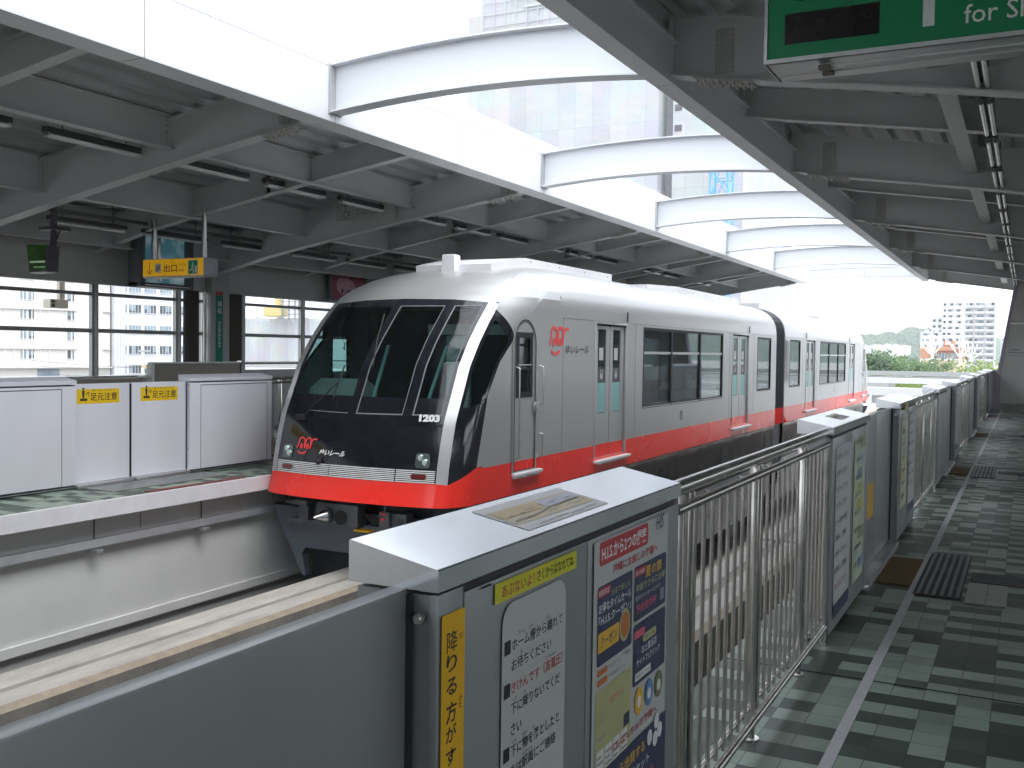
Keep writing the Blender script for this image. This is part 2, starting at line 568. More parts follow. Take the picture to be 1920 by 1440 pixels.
# ================================================================== PLATFORM GATES
def gate(name, y0, y1, leaf, label, x=PX, side=1, body=None, group=None, seams=(.1, .72), leaf_len=.93, inset=False):
    """half-height platform gate: pocket y0..y1, sliding leaf towards leaf=-1/+1; side=+1 faces +X"""
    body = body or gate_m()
    o = thing(name, (x, (y0 + y1) / 2, 0), label, 'platform gate', group)
    X = lambda d: x - side * d           # depth behind the front face
    dn, wd = .004, .20
    m = MB([body, gate_dk()])
    m.box(min(X(.02), X(wd - .01)), max(X(.02), X(wd - .01)), y0 + .012, y1 - .012, .02, 1.186)
    m.cur = 1
    m.box(min(X(.02), X(.012)), max(X(.02), X(.012)), y0 + .012, y1 - .012, .03, 1.188)
    m.cur = 0
    L = y1 - y0
    ss = [0] + [q for q in seams if q < L] + [L]
    if leaf > 0: ss = [L - q for q in ss][::-1]
    for a, b in zip(ss, ss[1:]):
        m.bbox(min(X(0), X(.02)), max(X(0), X(.02)), y0 + a + .003, y0 + b - .003, .05, 1.176 if b - a > .2 else 1.19, .003)
    m.build('cabinet', None, o, 35)
    ya, yb = y0 - .004, y1 + .004
    m = MB()
    prof = [(X(-.004), 1.197), (X(-.004), 1.237), (X(-.001), 1.2405), (X(wd - .003), 1.2785), (X(wd), 1.276), (X(wd), 1.197)]
    if side < 0: prof = prof[::-1]
    m.prism(prof, 'y', ya, yb)
    m.build('cap', mat('gate_cap_sky_sheen', (.70, .72, .75), .16, .75, .04, 1.5, .01, 3, rvar=.04, bdetail=0) if side > 0 and body is gate_m() else body, o)  # cap lightened beyond the gate colour, the reflected sky put into it
    if inset:
        m = MB()
        xf = X(-.002)
        za, zb, pa, pb = .045, 1.14, y0 + .13 if leaf > 0 else y0 + .19, y1 - .19 if leaf > 0 else y1 - .10
        for (p, q, r_, s_) in ((pa, pb, zb, zb + .009), (pa, pb, za, za + .008), (pa, pa + .006, za, zb), (pb - .006, pb, za, zb)):
            m.box(min(xf, X(.003)), max(xf, X(.003)), p, q, r_, s_)
        m.build('panel_seam', gate_dk(), o)
    # end face with the slot the leaf slides into
    ye = y0 if leaf < 0 else y1
    sg = -1 if leaf < 0 else 1
    m = MB([gate_dk(), body, stain()])
    f0, f1 = sorted((ye + sg * -.004, ye + sg * .003))
    a, b = sorted((X(.055), X(.115)))
    m.box(a, b, f0, f1, .06, 1.186)
    m.cur = 2
    f0, f1 = sorted((ye, ye + sg * .010))
    a, b = sorted((X(.026), X(.050)))
    m.cyl((X(.035), ye, 1.145), (X(.035), ye + sg * .012, 1.145), .011, 12)
    m.cyl((X(.035), ye + sg * .012, 1.145), (X(.035), ye + sg * .016, 1.145), .006, 8)
    m.cyl((X(.035), ye, .32), (X(.035), ye + sg * .012, .32), .011, 12)
    m.build('leaf_slot', None, o)
    # sliding leaf
    if leaf_len:
        m = MB()
        a, b = sorted((X(.068), X(.106)))
        q0, q1 = (y0 - leaf_len, y0 + .002) if leaf < 0 else (y1 - .002, y1 + leaf_len)
        m.bbox(a, b, q0, q1, .05, 1.197, .004)
        lf = m.build('sliding_door', mat('leaf_paint', (.29, .305, .305), .36, .35, .10, 1.2, rvar=.07, stretch=(1, 1, .4)) if body is gate_m() else body, o, 35)
        m = MB()
        e = q0 if leaf < 0 else q1
        m.box(a + .004, b - .004, *sorted((e, e + leaf * .014)), .06, 1.185)
        m.build('rubber_edge', rubber(), lf)
    # floor sill under the leaf
        m = MB()
        a, b = sorted((X(-.02), X(.16)))
        m.bbox(a, b, *sorted((ye + leaf * .005, ye + leaf * (leaf_len - .002))), .0, .045, .008)
        m.build('threshold', alu(), o, 35)
    return o


G1 = gate('platform_gate', 1.59, 3.05, -1, 'nearest grey platform gate with notice, poster and map on its slanted top')
G2 = gate('platform_gate', 5.87, 7.34, 1, 'grey platform gate just past the railing with a small map on top', seams=(.12, .75))
G3 = gate('platform_gate', 9.21, 10.67, -1, 'dark grey platform gate reflecting floor tiles, third along the platform', seams=(.1, .74))
G4 = gate('platform_gate', 13.5, 14.95, 1, 'platform gate beyond the second railing, fourth along the platform')
G5 = gate('platform_gate', 16.85, 18.3, -1, 'platform gate with raised pale top, fifth along the platform')
G6 = gate('platform_gate', 21.1, 22.55, 1, 'small far platform gate, sixth along the platform')
G7 = gate('platform_gate', 24.5, 25.9, -1, 'small far platform gate, seventh along the platform')
G8 = gate('platform_gate', 28.8, 30.2, 1, 'tiny far platform gate near the end wall, eighth along the platform')
G9 = gate('platform_gate', 32.1, 33.6, -1, 'last far platform gate, closest to the end wall')

# ---- print on the nearest gate
fx = PX + .0045


def sticker(parent, name, paint, y0, z0, w, h, x=fx, rad=0., extra=None, side=1):
    m = MB([paint])
    r = Y_ * side
    o = (x, y0 if side > 0 else y0 + w, z0)
    if rad: m.rrect(o, r, Z_, w, h, rad)
    else: m.rect(o, r, Z_, w, h)
    if extra: extra(m, lambda u, v: Vector((x + (.0005 + .00007 * m.layer) * side, (y0 + u) if side > 0 else (y0 + w - u), z0 + v)), r)
    return m.build(name, None, parent)


def exit_strip(m, P, r):
    m.use(ink())
    z = .615
    for ch in '降りる方がすんでからお乗りください':
        hh = .041 * (1 if ch in '降方乗' else .80)
        m.text(ch, P(.018, z - hh), r, Z_, .040, hh, .004 if ch in '降乗' else .014)
        z -= .0455
        if z < .05: break
    for ch, zz in (('お', .598), ('か', .476), ('た', .462)):
        m.text(ch, P(.066, zz - .006), r, Z_, .013, .012)


sticker(G1, 'exit_sticker', yellow_d(), 1.600, .50, .087, .65, extra=exit_strip)


def lemon(m, P, r):
    m.use(redink()); m.text('あぶないよ！', P(.03, .008), r, Z_, .155, .026, .01)
    m.use(ink()); m.text('さくからはなれてね', P(.20, .009), r, Z_, .20, .026, .008)


sticker(G1, 'warning_sticker', lime_m(), 1.81, 1.125, .42, .043, extra=lemon)


def notice(m, P, r):
    rows = [(.708, 'ホーム柵から離れて', .262, ink(), 1), (.664, 'お待ちください', .20, ink(), 0), (.615, 'きけんです（高電圧）', .265, redink(), 1),
            (.570, '下に降りないでくだ', .25, ink(), 0), (.525, 'さい', .05, ink(), 0), (.478, '下に物を落としたと', .25, ink(), 1),
            (.435, 'きは駅員にご連絡', .23, ink(), 0), (.390, 'ください', .11, ink(), 0)]
    for z, t, w, c, sq in rows:
        m.use(c)
        m.text(t, P(.044, z), r, Z_, w, .0265, .006)
        if sq:
            m.use(ink()); m.rect(P(.010, z - .002), r, Z_, .028, .030)
    m.use(ink())
    for u, z, t, w in ((.075, .738, 'ホーム', .03), (.125, .738, 'さく', .02), (.215, .738, 'はな', .02), (.085, .693, 'ま', .010), (.21, .645, 'こうでんあつ', .06), (.05, .599, 'した', .02),
                       (.105, .599, 'お', .008), (.05, .507, 'した', .02), (.10, .507, 'もの', .02), (.15, .507, 'お', .008), (.10, .464, 'えきいん', .05)):
        m.text(t, P(u, z), r, Z_, w, .0085)


sticker(G1, 'notice_board', paper(), 1.845, .30, .325, .815, rad=.045, extra=notice)


def poster(m, P, r):
    red, bl, ye, wh, og = redink(), navy(), mat('print_pale_yellow', (.44, .44, .22), .5), whiteink(), mat('print_orange', (.50, .17, .04), .5)
    am = mat('print_amber', (.70, .42, .05), .5)
    pk = mat('print_pink', (.65, .12, .2), .5)
    gr = mat('print_grey', (.25, .26, .28), .5)
    # heading
    m.use(red); m.rrect(P(.035, .548), r, Z_, .37, .062, .012)
    m.use(wh); m.text('H.I.S.から2つの提案', P(.05, .558), r, Z_, .34, .042, .02)
    m.use(bl)
    vs, fs = text_geo('HIS', .012)
    q0 = P(.470, .575)
    m.add([q0 + r * (v[0] * .066 + v[1] * .014) + Z_ * (v[1] * .044) for v in vs], fs)
    m.use(gr); m.text('travel', P(.485, .565), r, Z_, .05, .006)
    m.use(red); m.text('沖縄にお越しの皆様へ', P(.13, .512), r, Z_, .36, .026, .012)
    # left blue block
    m.use(bl); m.rrect(P(.025, .288), r, Z_, .255, .208, .010)
    m.use(red); m.rrect(P(.028, .466), r, Z_, .085, .024, .004)
    m.use(wh); m.text('期間限定', P(.033, .470), r, Z_, .075, .015)
    m.use(ye); m.text('お店で使える', P(.12, .456), r, Z_, .14, .018)
    m.use(wh); m.text('お得なタイムセール', P(.035, .424), r, Z_, .235, .026, .012)
    m.text('「H.I.S.クーポン」', P(.035, .392), r, Z_, .235, .026, .012)
    m.use(am); m.rrect(P(.032, .322), r, Z_, .15, .052, .005)
    m.use(bl); m.text('クーポン', P(.05, .333), r, Z_, .115, .03, .012)
    for rr_, q in ((.045, ye), (.036, og)):
        m.use(q)
        m.add([P(.225 + rr_ * .9 * math.cos(k * .3927), .355 + rr_ * math.sin(k * .3927)) + X_ * (.0004 if q is og else 0) for k in range(16)], [tuple(range(16))])
    # lower left list
    m.use(og); m.rrect(P(.03, .262), r, Z_, .07, .016, .003); m.rrect(P(.03, .236), r, Z_, .07, .016, .003)
    m.use(gr)
    for k, (u, w) in enumerate(((.105, .09), (.11, .12))):
        m.text('予約内容はこちら', P(u, .265 - .026 * k), r, Z_, w, .010)
    m.text('ご案内', P(.215, .268), r, Z_, .055, .012)
    m.use(ye); m.rrect(P(.022, -.115), r, Z_, .258, .34, .010)
    m.use(og); m.text('全国で使える', P(.12, .165), r, Z_, .105, .022, .012)
    m.use(gr); m.text('くわしくは店頭のスタッフまで', P(.03, .15), r, Z_, .085, .010); m.text('お気軽にどうぞ', P(.03, .135), r, Z_, .085, .010)
    m.use(wh)
    for k in range(4):
        m.rect(P(.033 + .058 * k, -.06), r, Z_, .05, .125)
    m.use(gr)
    for k in range(4):
        for q in range(7):
            m.rect(P(.036 + .058 * k, -.052 + .016 * q) + X_ * .0004, r, Z_, .03 + .012 * ((k + q) % 2), .006)
    m.use(bl); m.rect(P(.225, .07), r, Z_, .045, .035)
    m.use(gr); m.text('対象店舗', P(.03, .09), r, Z_, .06, .012); m.text('有効期間', P(.10, -.09), r, Z_, .06, .012)
    # right upper block
    m.use(bl); m.rrect(P(.295, .288 + .055), r, Z_, .272, .155, .010)
    m.use(red); m.rrect(P(.298, .468), r, Z_, .085, .024, .004)
    m.use(wh); m.text('旅の相談', P(.303, .472), r, Z_, .072, .014)
    m.use(am); m.text('夏の旅', P(.385, .452), r, Z_, .14, .034, .014)
    m.use(ye); m.text('早割でさらにお得', P(.305, .424), r, Z_, .25, .022, .012)
    m.use(wh); m.text('受付カウンターへどうぞ', P(.305, .400), r, Z_, .21, .013)
    m.use(pk); m.text('予約受付中', P(.31, .362), r, Z_, .17, .026, .014)
    m.use(gr); m.rect(P(.515, .36), r, Z_, .035, .035)
    # right lower block
    m.use(bl); m.rrect(P(.295, .158), r, Z_, .272, .175, .010)
    m.use(pk); m.rrect(P(.298, .292), r, Z_, .085, .022, .004)
    m.use(ye); m.rrect(P(.37, .268), r, Z_, .115, .024, .011)
    m.use(bl); m.text('限定クーポン', P(.38, .273), r, Z_, .095, .014)
    m.use(wh); m.text('お土産品店', P(.36, .238), r, Z_, .13, .024, .01); m.text('サイトで1クリック', P(.32, .208), r, Z_, .20, .022, .01)
    m.rect(P(.31, .170), r, Z_, .13, .022)
    m.use(ink()); m.text('検索はこちら', P(.315, .174), r, Z_, .115, .014)
    # three round pictures
    for k, q in enumerate((am, mat('print_sea_blue', (.10, .22, .42), .5), mat('print_leaf', (.20, .20, .10), .5))):
        m.use(q); rr_ = .040
        m.add([P(.345 + .085 * k + rr_ * .85 * math.cos(t * .35), .108 + rr_ * math.sin(t * .35)) for t in range(18)], [tuple(range(18))])
        m.use(wh); m.add([P(.345 + .085 * k + .016 * math.cos(t * .7), .105 + .018 * math.sin(t * .7)) + X_ * .0004 for t in range(9)], [tuple(range(9))])
    m.use(red); m.text('うちなんちゅの皆様へ', P(.13, .028), r, Z_, .37, .024, .012)
    # foot block
    m.use(bl); m.rect(P(.0, -.30), r, Z_, .585, .305)
    m.use(am); m.text('県内から出発する', P(.06, -.055), r, Z_, .34, .034, .014)
    m.use(wh); m.text('ホテル・航空券セット', P(.04, -.10), r, Z_, .40, .030, .014)
    for a, b in ((.44, -.03), (.49, -.05), (.50, .0), (.53, -.035)):
        m.add([P(a + .022 * math.cos(t * .7), b + .024 * math.sin(t * .7)) + X_ * .0004 for t in range(9)], [tuple(range(9))])
    m.use(pk); m.text('お得な特典付き', P(.20, -.145), r, Z_, .28, .026, .014)
    m.use(wh); m.text('くわしくはお近くの営業所まで', P(.04, -.185), r, Z_, .44, .022, .01)


sticker(G1, 'poster', paper(), 2.343, .55, .585, .615, extra=poster)
MB([paper()]).rect((fx, 2.343, .25), Y_, Z_, .585, .30).build('poster_foot', None, G1)
sticker(G1, 'corner_mark', ink(), 1.75, 1.17, .045, .004)
# map set into the slanted cap
slope = .038 / .198
uv = Vector((-1, 0, slope)).normalized()


def cap_map(parent, ya, yb, d0, d1, details=True):
    z = lambda d: 1.2405 + slope * (d + .001) + .0012
    P0 = Vector((PX - d0, ya, z(d0)))
    w, h = yb - ya, (d1 - d0)
    m = MB([mat('map_white', (.78, .78, .78), .35)])
    m.rect(P0, Y_, uv, w, h)
    nv = Vector((slope, 0, 1)).normalized() * .0008
    q = lambda u, v: P0 + Y_ * u + uv * v + nv
    if details:
        m.use(mat('map_buff', (.74, .62, .42), .4)); m.rect(q(.012, .035), Y_, uv, w - .024, h - .065)
        m.use(mat('map_amber', (.70, .53, .28), .4)); m.rect(q(.02, .075) + nv, Y_, uv, w * .44, h - .115)
        m.use(mat('map_lilac', (.68, .68, .78), .4)); m.rect(q(w * .52, h - .08) + nv, Y_, uv, w * .44, .04)
        m.use(mat('map_grey', (.36, .36, .36), .5))
        rnd = random.Random(4)
        for k in range(26):
            m.rect(q(.03 + rnd.random() * (w - .10), .045 + rnd.random() * (h - .10)) + nv * 2, Y_, uv, .015 + .04 * rnd.random(), .0022)
        m.stroke([(.03, .05), (.17, .055), (.26, .07), (w - .04, .075)], q(0, 0) + nv * 2, Y_, uv, .004)
        for k in range(4):
            m.rect(q(.08 + .09 * k, .010 + .004 * (k % 2)), Y_, uv, .08, .003)
    return m.build('route_map', None, parent)


cap_map(G1, 2.02, 2.50, .022, .175)
cap_map(G2, 6.45, 6.80, .05, .15)

# ---- print on the farther gates (seen at a steep angle)


def far_notice(rows, seed):
    def f(m, P, r):
        rnd = random.Random(seed)
        for k in range(rows):
            m.use(redink() if k == rows - 1 else ink())
            m.text(rnd.choice(['ホーム柵から離れて', 'お待ちください', '下に降りないで', '駅員にご連絡', 'きけんです']), P(.03, .92 - .095 * k), r, Z_, .36 + .1 * rnd.random(), .035, .008)
        m.use(navy()); m.rect(P(0, 0), r, Z_, .56, .08)
    return f


def far_poster(seed):
    def f(m, P, r):
        rnd = random.Random(seed)
        cs = [mat('print_dull_yellow', (.50, .43, .12), .5), mat('print_dull_lime', (.42, .45, .18), .5), mat('print_dull_blue', (.22, .30, .38), .5), mat('print_pale_blue', (.38, .45, .48), .5), mat('print_leaf2', (.27, .32, .18), .5), mat('print_bone', (.48, .48, .42), .5)]
        for k in range(9):
            m.use(cs[(k + seed) % 6]); m.rrect(P(.04 + .2 * rnd.random(), .06 + .1 * k), r, Z_, .18 + .12 * rnd.random(), .075, .02)
        m.use(ink())
        for k in range(8):
            m.text(rnd.choice(['夏の海へ', '沖縄の旅', '首里城', 'お得な切符', '24時間乗車券']), P(.06, .09 + .115 * k), r, Z_, .30, .030, .008)
    return f


sticker(G2, 'notice_board', paper(), 5.97, .12, .56, 1.0, extra=far_notice(9, 3))
sticker(G2, 'poster', mat('poster_sage', (.45, .52, .38), .45, 0, .2, 6), 6.66, .18, .46, .93, extra=far_poster(2))
sticker(G3, 'notice_board', mat('notice_buff', (.50, .50, .36), .45, 0, .1, 6), 9.34, .30, .5, .82, extra=far_poster(4))
sticker(G3, 'poster', paper(), 9.98, .18, .56, .95, extra=far_notice(8, 5))
sticker(G5, 'poster', paper(), 17.0, .2, .5, .9, extra=far_notice(8, 6))
for g, ya, yb in ((G2, 7.36, 8.26), (G4, 14.97, 15.88)):
    sticker(g, 'caution_sticker', mat('amber_sticker', (.62, .36, .02), .45), ya + .25, .42, .55, .26, x=PX - .067)


# ---- far platform gates
def ashimoto(m, P, r):
    m.use(ink())
    m.rect(P(.045, .035), r, Z_, .10, .028)
    c = P(.09, .175)
    m.add([c + r * (.014 * math.cos(t * .7854)) + Z_ * (.016 * math.sin(t * .7854)) for t in range(8)], [tuple(range(8))])
    m.add([P(.072, .155), P(.110, .155), P(.104, .09), P(.100, .065), P(.082, .065), P(.078, .09)], [(0, 1, 2, 3, 4, 5)])
    m.stroke([(0, .0), (.03, .035), (.045, .03)], P(.125, .10), r, Z_, .010)
    m.stroke([(.045, .03), (.03, -.02)], P(.125, .10), r, Z_, .008)
    m.text('足元注意', P(.185, .032), r, Z_, .39, .095, .012)
    m.text('あしもとちゅうい', P(.215, .142), r, Z_, .33, .024, .004)


FX = -9.6
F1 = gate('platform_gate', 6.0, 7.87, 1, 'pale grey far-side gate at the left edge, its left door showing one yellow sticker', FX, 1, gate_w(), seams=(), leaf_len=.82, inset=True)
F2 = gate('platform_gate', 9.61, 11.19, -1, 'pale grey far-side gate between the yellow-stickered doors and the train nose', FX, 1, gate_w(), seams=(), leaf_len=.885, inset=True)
for g, ya in ((F1, 7.93), (F2, 8.86)):
    sticker(g, 'caution_sticker', yellow_m(), ya, .965, .605, .17, x=FX - .0665, extra=ashimoto)
for y0, y1, lf, lab in ((13.5, 14.95, 1, 'pale far-side gate behind the train nose, beside the green station column'), (16.85, 18.3, -1, 'pale far-side gate hidden behind the first train car')):
    gate('platform_gate', y0, y1, lf, lab, FX, 1, gate_w(), seams=(), leaf_len=.9, inset=True)

# ---- stainless railings


def railing(x, y0, y1, label, group, detail=True):
    o = thing('railing', (x, (y0 + y1) / 2, 0), label, 'railing', group)
    xc = x - .05
    m = MB()
    m.tube([(xc, y0, 1.205), (xc, y1, 1.205)], .027, 14); m.ball((xc, y0, 1.205), .027, .02, .027); m.ball((xc, y1, 1.205), .027, .02, .027)
    m.build('handrail', stain(), o, 40)
    m = MB()
    m.tube([(xc + .03, y0 + .02, 1.145), (xc + .03, y1 - .02, 1.145)], .017, 12)
    m.build('upper_rail', stain(), o, 40)
    m = MB()
    m.tube([(xc + .03, y0 + .01, .10), (xc + .03, y1 - .01, .10)], .017, 12)
    m.tube([(xc, y0 + .01, .145), (xc, y1 - .01, .145)], .012, 12)
    m.build('lower_rail', stain(), o, 40)
    posts = [q for q in (y0 + .21, y0 + 1.19, y0 + 2.17) if q < y1 - .1]
    for y in posts:
        m = MB()
        m.bbox(xc - .018, xc + .022, y - .012, y + .012, .0, 1.18, .003)
        m.bbox(xc - .018, xc + .022, y + .045, y + .060, .12, 1.18, .003)
        m.cyl((xc, y, 0), (xc, y, .012), .042, 14)
        m.build('post', stain(), o, 40)
    for y in (y0 + .015, y1 - .015):
        m = MB(); m.cyl((xc + .02, y, .10), (xc + .02, y, 1.15), .017, 12); m.cyl((xc + .02, y, .0), (xc + .02, y, .10), .022, 12)
        m.build('end_post', stain(), o, 40)
    k = 0
    yy = y0 + .07
    bal = []
    while yy < y1 - .05:
        if all(abs(yy - p - .02) > .05 for p in posts): bal.append(yy)
        yy += .109
    for y in bal:
        m = MB(); m.cyl((xc + .014, y, .12), (xc + .014, y, 1.145), .0085, 8, caps=False)
        m.build('baluster', stain(), o, 60)
    return o


railing(PX, 3.055, 5.86, 'shiny stainless railing between the two nearest grey platform gates', 'railings between platform gates')
railing(PX, 10.68, 13.49, 'stainless railing between the third and fourth platform gates', 'railings between platform gates')
railing(PX, 18.31, 21.09, 'far stainless railing between the fifth and sixth platform gates', 'railings between platform gates')
railing(PX, 25.91, 28.79, 'far stainless railing between the seventh and eighth platform gates', 'railings between platform gates')
gate('platform_gate', 33.62, 35.19, -1, 'fixed grey panel closing the gate line against the end wall', leaf_len=0)
railing(FX, 11.2, 13.49, 'dark railing on the far platform beside the train nose', 'railings on the far platform')

# ---- floor mats, grates and guide tiles at each door
for k, c in enumerate((.64, 8.27, 15.9, 23.5, 31.1)):
    pos = ('beside the camera', 'at the second gate opening', 'at the third gate opening', 'at the fourth gate opening', 'near the end wall')[k]
    o = thing('floor_grate', (-.51, c, 0), 'dark ribbed floor mat with grey strips ' + pos, 'floor mat', 'ribbed mats at the gate openings')
    m = MB(); m.box(-.665, -.36, c - .86, c + .78, .003, .006)
    m.build('mat_base', rubber(), o)
    m = MB()
    for q in range(6):
        x = -.645 + .05 * q
        m.bbox(x, x + .022, c - .84, c + .76, .006, .012, .002)
    m.build('rib', mat('mat_rib', (.13, .13, .15), .45), o)
    o = MB().bbox(-.94, -.70, c - .62, c + .42, .004, .012, .003).build('door_mat', mat('mat_orange_brown', (.11, .065, .018), .8, 0, .3, 12))
    tag(o, 'worn orange brown mat on the floor ' + pos, 'floor mat', 'orange mats at the gate openings')
    m = MB([mat('guide_tile_pale', (.33, .33, .31), .6, 0, .12, 8)])
    for a in range(2):
        for b in range(4):
            x, y = -.335 + .13 * a, c - .95 + .17 * b
            m.bbox(x, x + .126, y, y + .166, .004, .009, .002)
    o = m.build('guide_tile', None)
    tag(o, 'pale square guide tiles beside the ribbed mat ' + pos, 'guide tile', 'guide tiles at the gate openings')
    o = MB([rubber()]).box(-.33, 1.2, c - .25, c + .12, .004, .008)
    o.use(mat('mat_rib', (.13, .13, .15), .45))
    for q in range(5):
        o.box(-.33, 1.2, c - .235 + .07 * q, c - .215 + .07 * q, .008, .011)
    ob = o.build('drain_grate')
    tag(ob, 'long dark slotted drain across the platform ' + pos, 'drain', 'slotted drains across the platform')
for c in (8.74,):
    o = thing('floor_grate', (-9.2, c, 0), 'silver slatted grate on the far platform below the yellow stickers', 'floor grate')
    m = MB()
    for q in range(9):
        m.box(-9.55 + .055 * q, -9.525 + .055 * q, c - .82, c + 1.0, .004, .014)
    m.build('slat', alu(), o)
    MB().box(-8.80, -8.73, c - .62, c + .95, .002, .012).build('edge_strip', mat('maroon_strip', (.16, .04, .04), .6), o)


# ================================================================== MONORAIL TRAIN
TC = -7.31                      # track centre
WTAB = [(-.3, 1.48), (2.0, 1.48), (2.2, 1.474), (2.36, 1.452), (2.5, 1.40), (2.62, 1.315), (2.72, 1.20), (2.80, 1.06), (2.86, .90), (2.91, .66), (2.94, .38), (2.96, .0)]
CTAB = [(-.2, 9.93), (.0, 9.99), (.25, 10.03), (.5, 10.09), (.8, 10.18), (1.22, 10.39), (1.45, 10.50), (1.76, 10.74), (2.0, 10.97), (2.22, 11.21), (2.27, 11.27), (2.36, 11.40),
        (2.5, 11.66), (2.62, 11.95), (2.72, 12.28), (2.80, 12.65), (2.86, 13.05), (2.91, 13.6), (2.94, 14.2), (2.96, 15.0)]
BTAB = [(-.2, 10.36), (.04, 10.40), (.24, 10.46), (1.11, 10.73), (1.5, 11.02), (1.81, 11.42), (2.0, 11.70), (2.2, 12.0), (2.36, 12.28), (2.5, 12.58), (2.62, 12.9), (2.72, 13.2), (2.8, 13.5), (2.86, 13.8), (2.91, 14.2), (2.94, 14.7), (2.96, 15.1)]


def nose_pt(s, z):
    """s: 0 centre front, 1 pillar front edge, 2 pillar back edge, 3 back edge of the side window, 4 straight side; sign = side"""
    a = abs(s)
    sg = 1 if s >= 0 else -1
    w = lerp_table(WTAB, z) / 1.48
    yc = lerp_table(CTAB, z)
    yb = lerp_table(BTAB, z)
    bulge = .13 + .10 * max(0, min(1, (z - 2.0) / .8))
    pts = [(0, yc - bulge), (1.19 * w, yc), (1.315 * w, yc + .065), (1.478 * w, yb), (1.48 * w, 12.9 if z < 2.36 else max(12.9, yb + .5))]
    if a <= 1:
        x = 1.19 * w * a
        y = yc - bulge * (1 - a ** 2.2)
    elif a <= 2:
        t = a - 1
        x = pts[1][0] + (pts[2][0] - pts[1][0]) * t
        y = pts[1][1] + (pts[2][1] - pts[1][1]) * t
    elif a <= 3:
        t = a - 2
        p, q = pts[2], pts[3]
        x = p[0] + (q[0] - p[0]) * t + .035 * w * math.sin(math.pi * t)
        y = p[1] + (q[1] - p[1]) * t
        x = min(x, 1.48 * w)
    else:
        t = a - 3
        p, q = pts[3], pts[4]
        x = p[0] + (q[0] - p[0]) * min(1, t * 2)
        y = p[1] + (q[1] - p[1]) * t
    return Vector((TC + sg * x, y, z))


def nose_n(s, z):
    e = .02
    du = nose_pt(s + e, z) - nose_pt(s - e, z)
    dv = nose_pt(s, z + e) - nose_pt(s, z - e)
    n = du.cross(dv)
    n.normalize()
    if n.y > .3 or (n.y > 0 and n.x * (1 if s >= 0 else -1) < 0): n = -n
    return n


# keyed heights along s: red top and black-mask top
def zred(s):
    a = abs(s)
    return lerp_table([(0, .075), (1, .075), (2, .06), (3, .245), (4, .22)], a)


def ztop(s):
    a = abs(s)
    return lerp_table([(0, 2.315), (.6, 2.30), (1, 2.262), (2, 2.17), (3, 1.81), (4, 1.81)], a)


def nose_patch(m, s0, s1, ns, zlo, zhi, nz, off=0., hole=None):
    vs = []
    for i in range(ns + 1):
        s = s0 + (s1 - s0) * i / ns
        a, b = (zlo(s) if callable(zlo) else zlo), (zhi(s) if callable(zhi) else zhi)
        for j in range(nz + 1):
            z = a + (b - a) * j / nz
            p = nose_pt(s, z)
            if off: p = p + nose_n(s, z) * off
            vs.append(p)
    k = nz + 1
    fs = [(i * k + j, (i + 1) * k + j, (i + 1) * k + j + 1, i * k + j + 1) for i in range(ns) for j in range(nz)]
    if hole:
        def inside(f):
            c = sum((vs[q] for q in f), Vector()) / 4
            return hole[0] < c.y < hole[1] and hole[2] < c.z < hole[3]
        fs = [f for f in fs if not inside(f)]
    return m.add(vs, fs)


train = thing('monorail_train', (TC, 10, -1.1), 'two-car silver monorail train with black cab front and red waist stripe', 'monorail train')
REAR = 26.42
ZR = [q[0] for q in WTAB if q[0] >= 2.0] + []
# ---- body shell: nose, roof, side walls with openings
m = MB([silverp(), red_m(), brush()])
for sg in (1, -1):
    nose_patch(m, 1.0 * sg, 2.0 * sg, 3, zred, ztop, 26)                       # bright corner pillar
    nose_patch(m, 3.0 * sg, 4.0 * sg, 40, lambda s: .22 if abs(s) > 3.05 else .245, lambda s: ztop(s) if abs(s) < 3.01 else 2.0, 56, 0, (11.51, 11.895, 1.085, 1.845))
    m.cur = 1
    nose_patch(m, 0, 3.0 * sg, 24, -.2, zred, 4)
    nose_patch(m, 3.0 * sg, 4.0 * sg, 8, -.2, lambda s: .22 if abs(s) > 3.05 else .245, 4)
    m.cur = 0
    # roof dome
    nose_patch(m, 0, 2.0 * sg, 16, ztop, lambda s: 2.36, 5)
    nose_patch(m, 2.0 * sg, 3.0 * sg, 8, ztop, lambda s: 2.36, 8)
    nose_patch(m, 3.0 * sg, 4.0 * sg, 10, lambda s: ztop(s) if abs(s) < 3.01 else 2.0, lambda s: 2.36, 6)
    nose_patch(m, 0, 4.0 * sg, 36, 2.36, 2.8, 16)
    nose_patch(m, 0, 4.0 * sg, 36, 2.8, 2.955, 10)
# straight part: roof curve from 2.0 upward
zz = [2.12, 2.2, 2.28, 2.36, 2.43, 2.5, 2.56, 2.62, 2.67, 2.72, 2.76, 2.80, 2.83, 2.86, 2.885, 2.91, 2.925, 2.94, 2.96]
m.cur = 2
for sg in (1, -1):
    vs = []
    for z in zz:
        w = lerp_table(WTAB, z)
        vs += [(TC + sg * w, nose_pt(4, min(z, 2.955)).y, z), (TC + sg * w, REAR, z)]
    m.add(vs, [(2 * i, 2 * i + 1, 2 * i + 3, 2 * i + 2) for i in range(len(zz) - 1)])

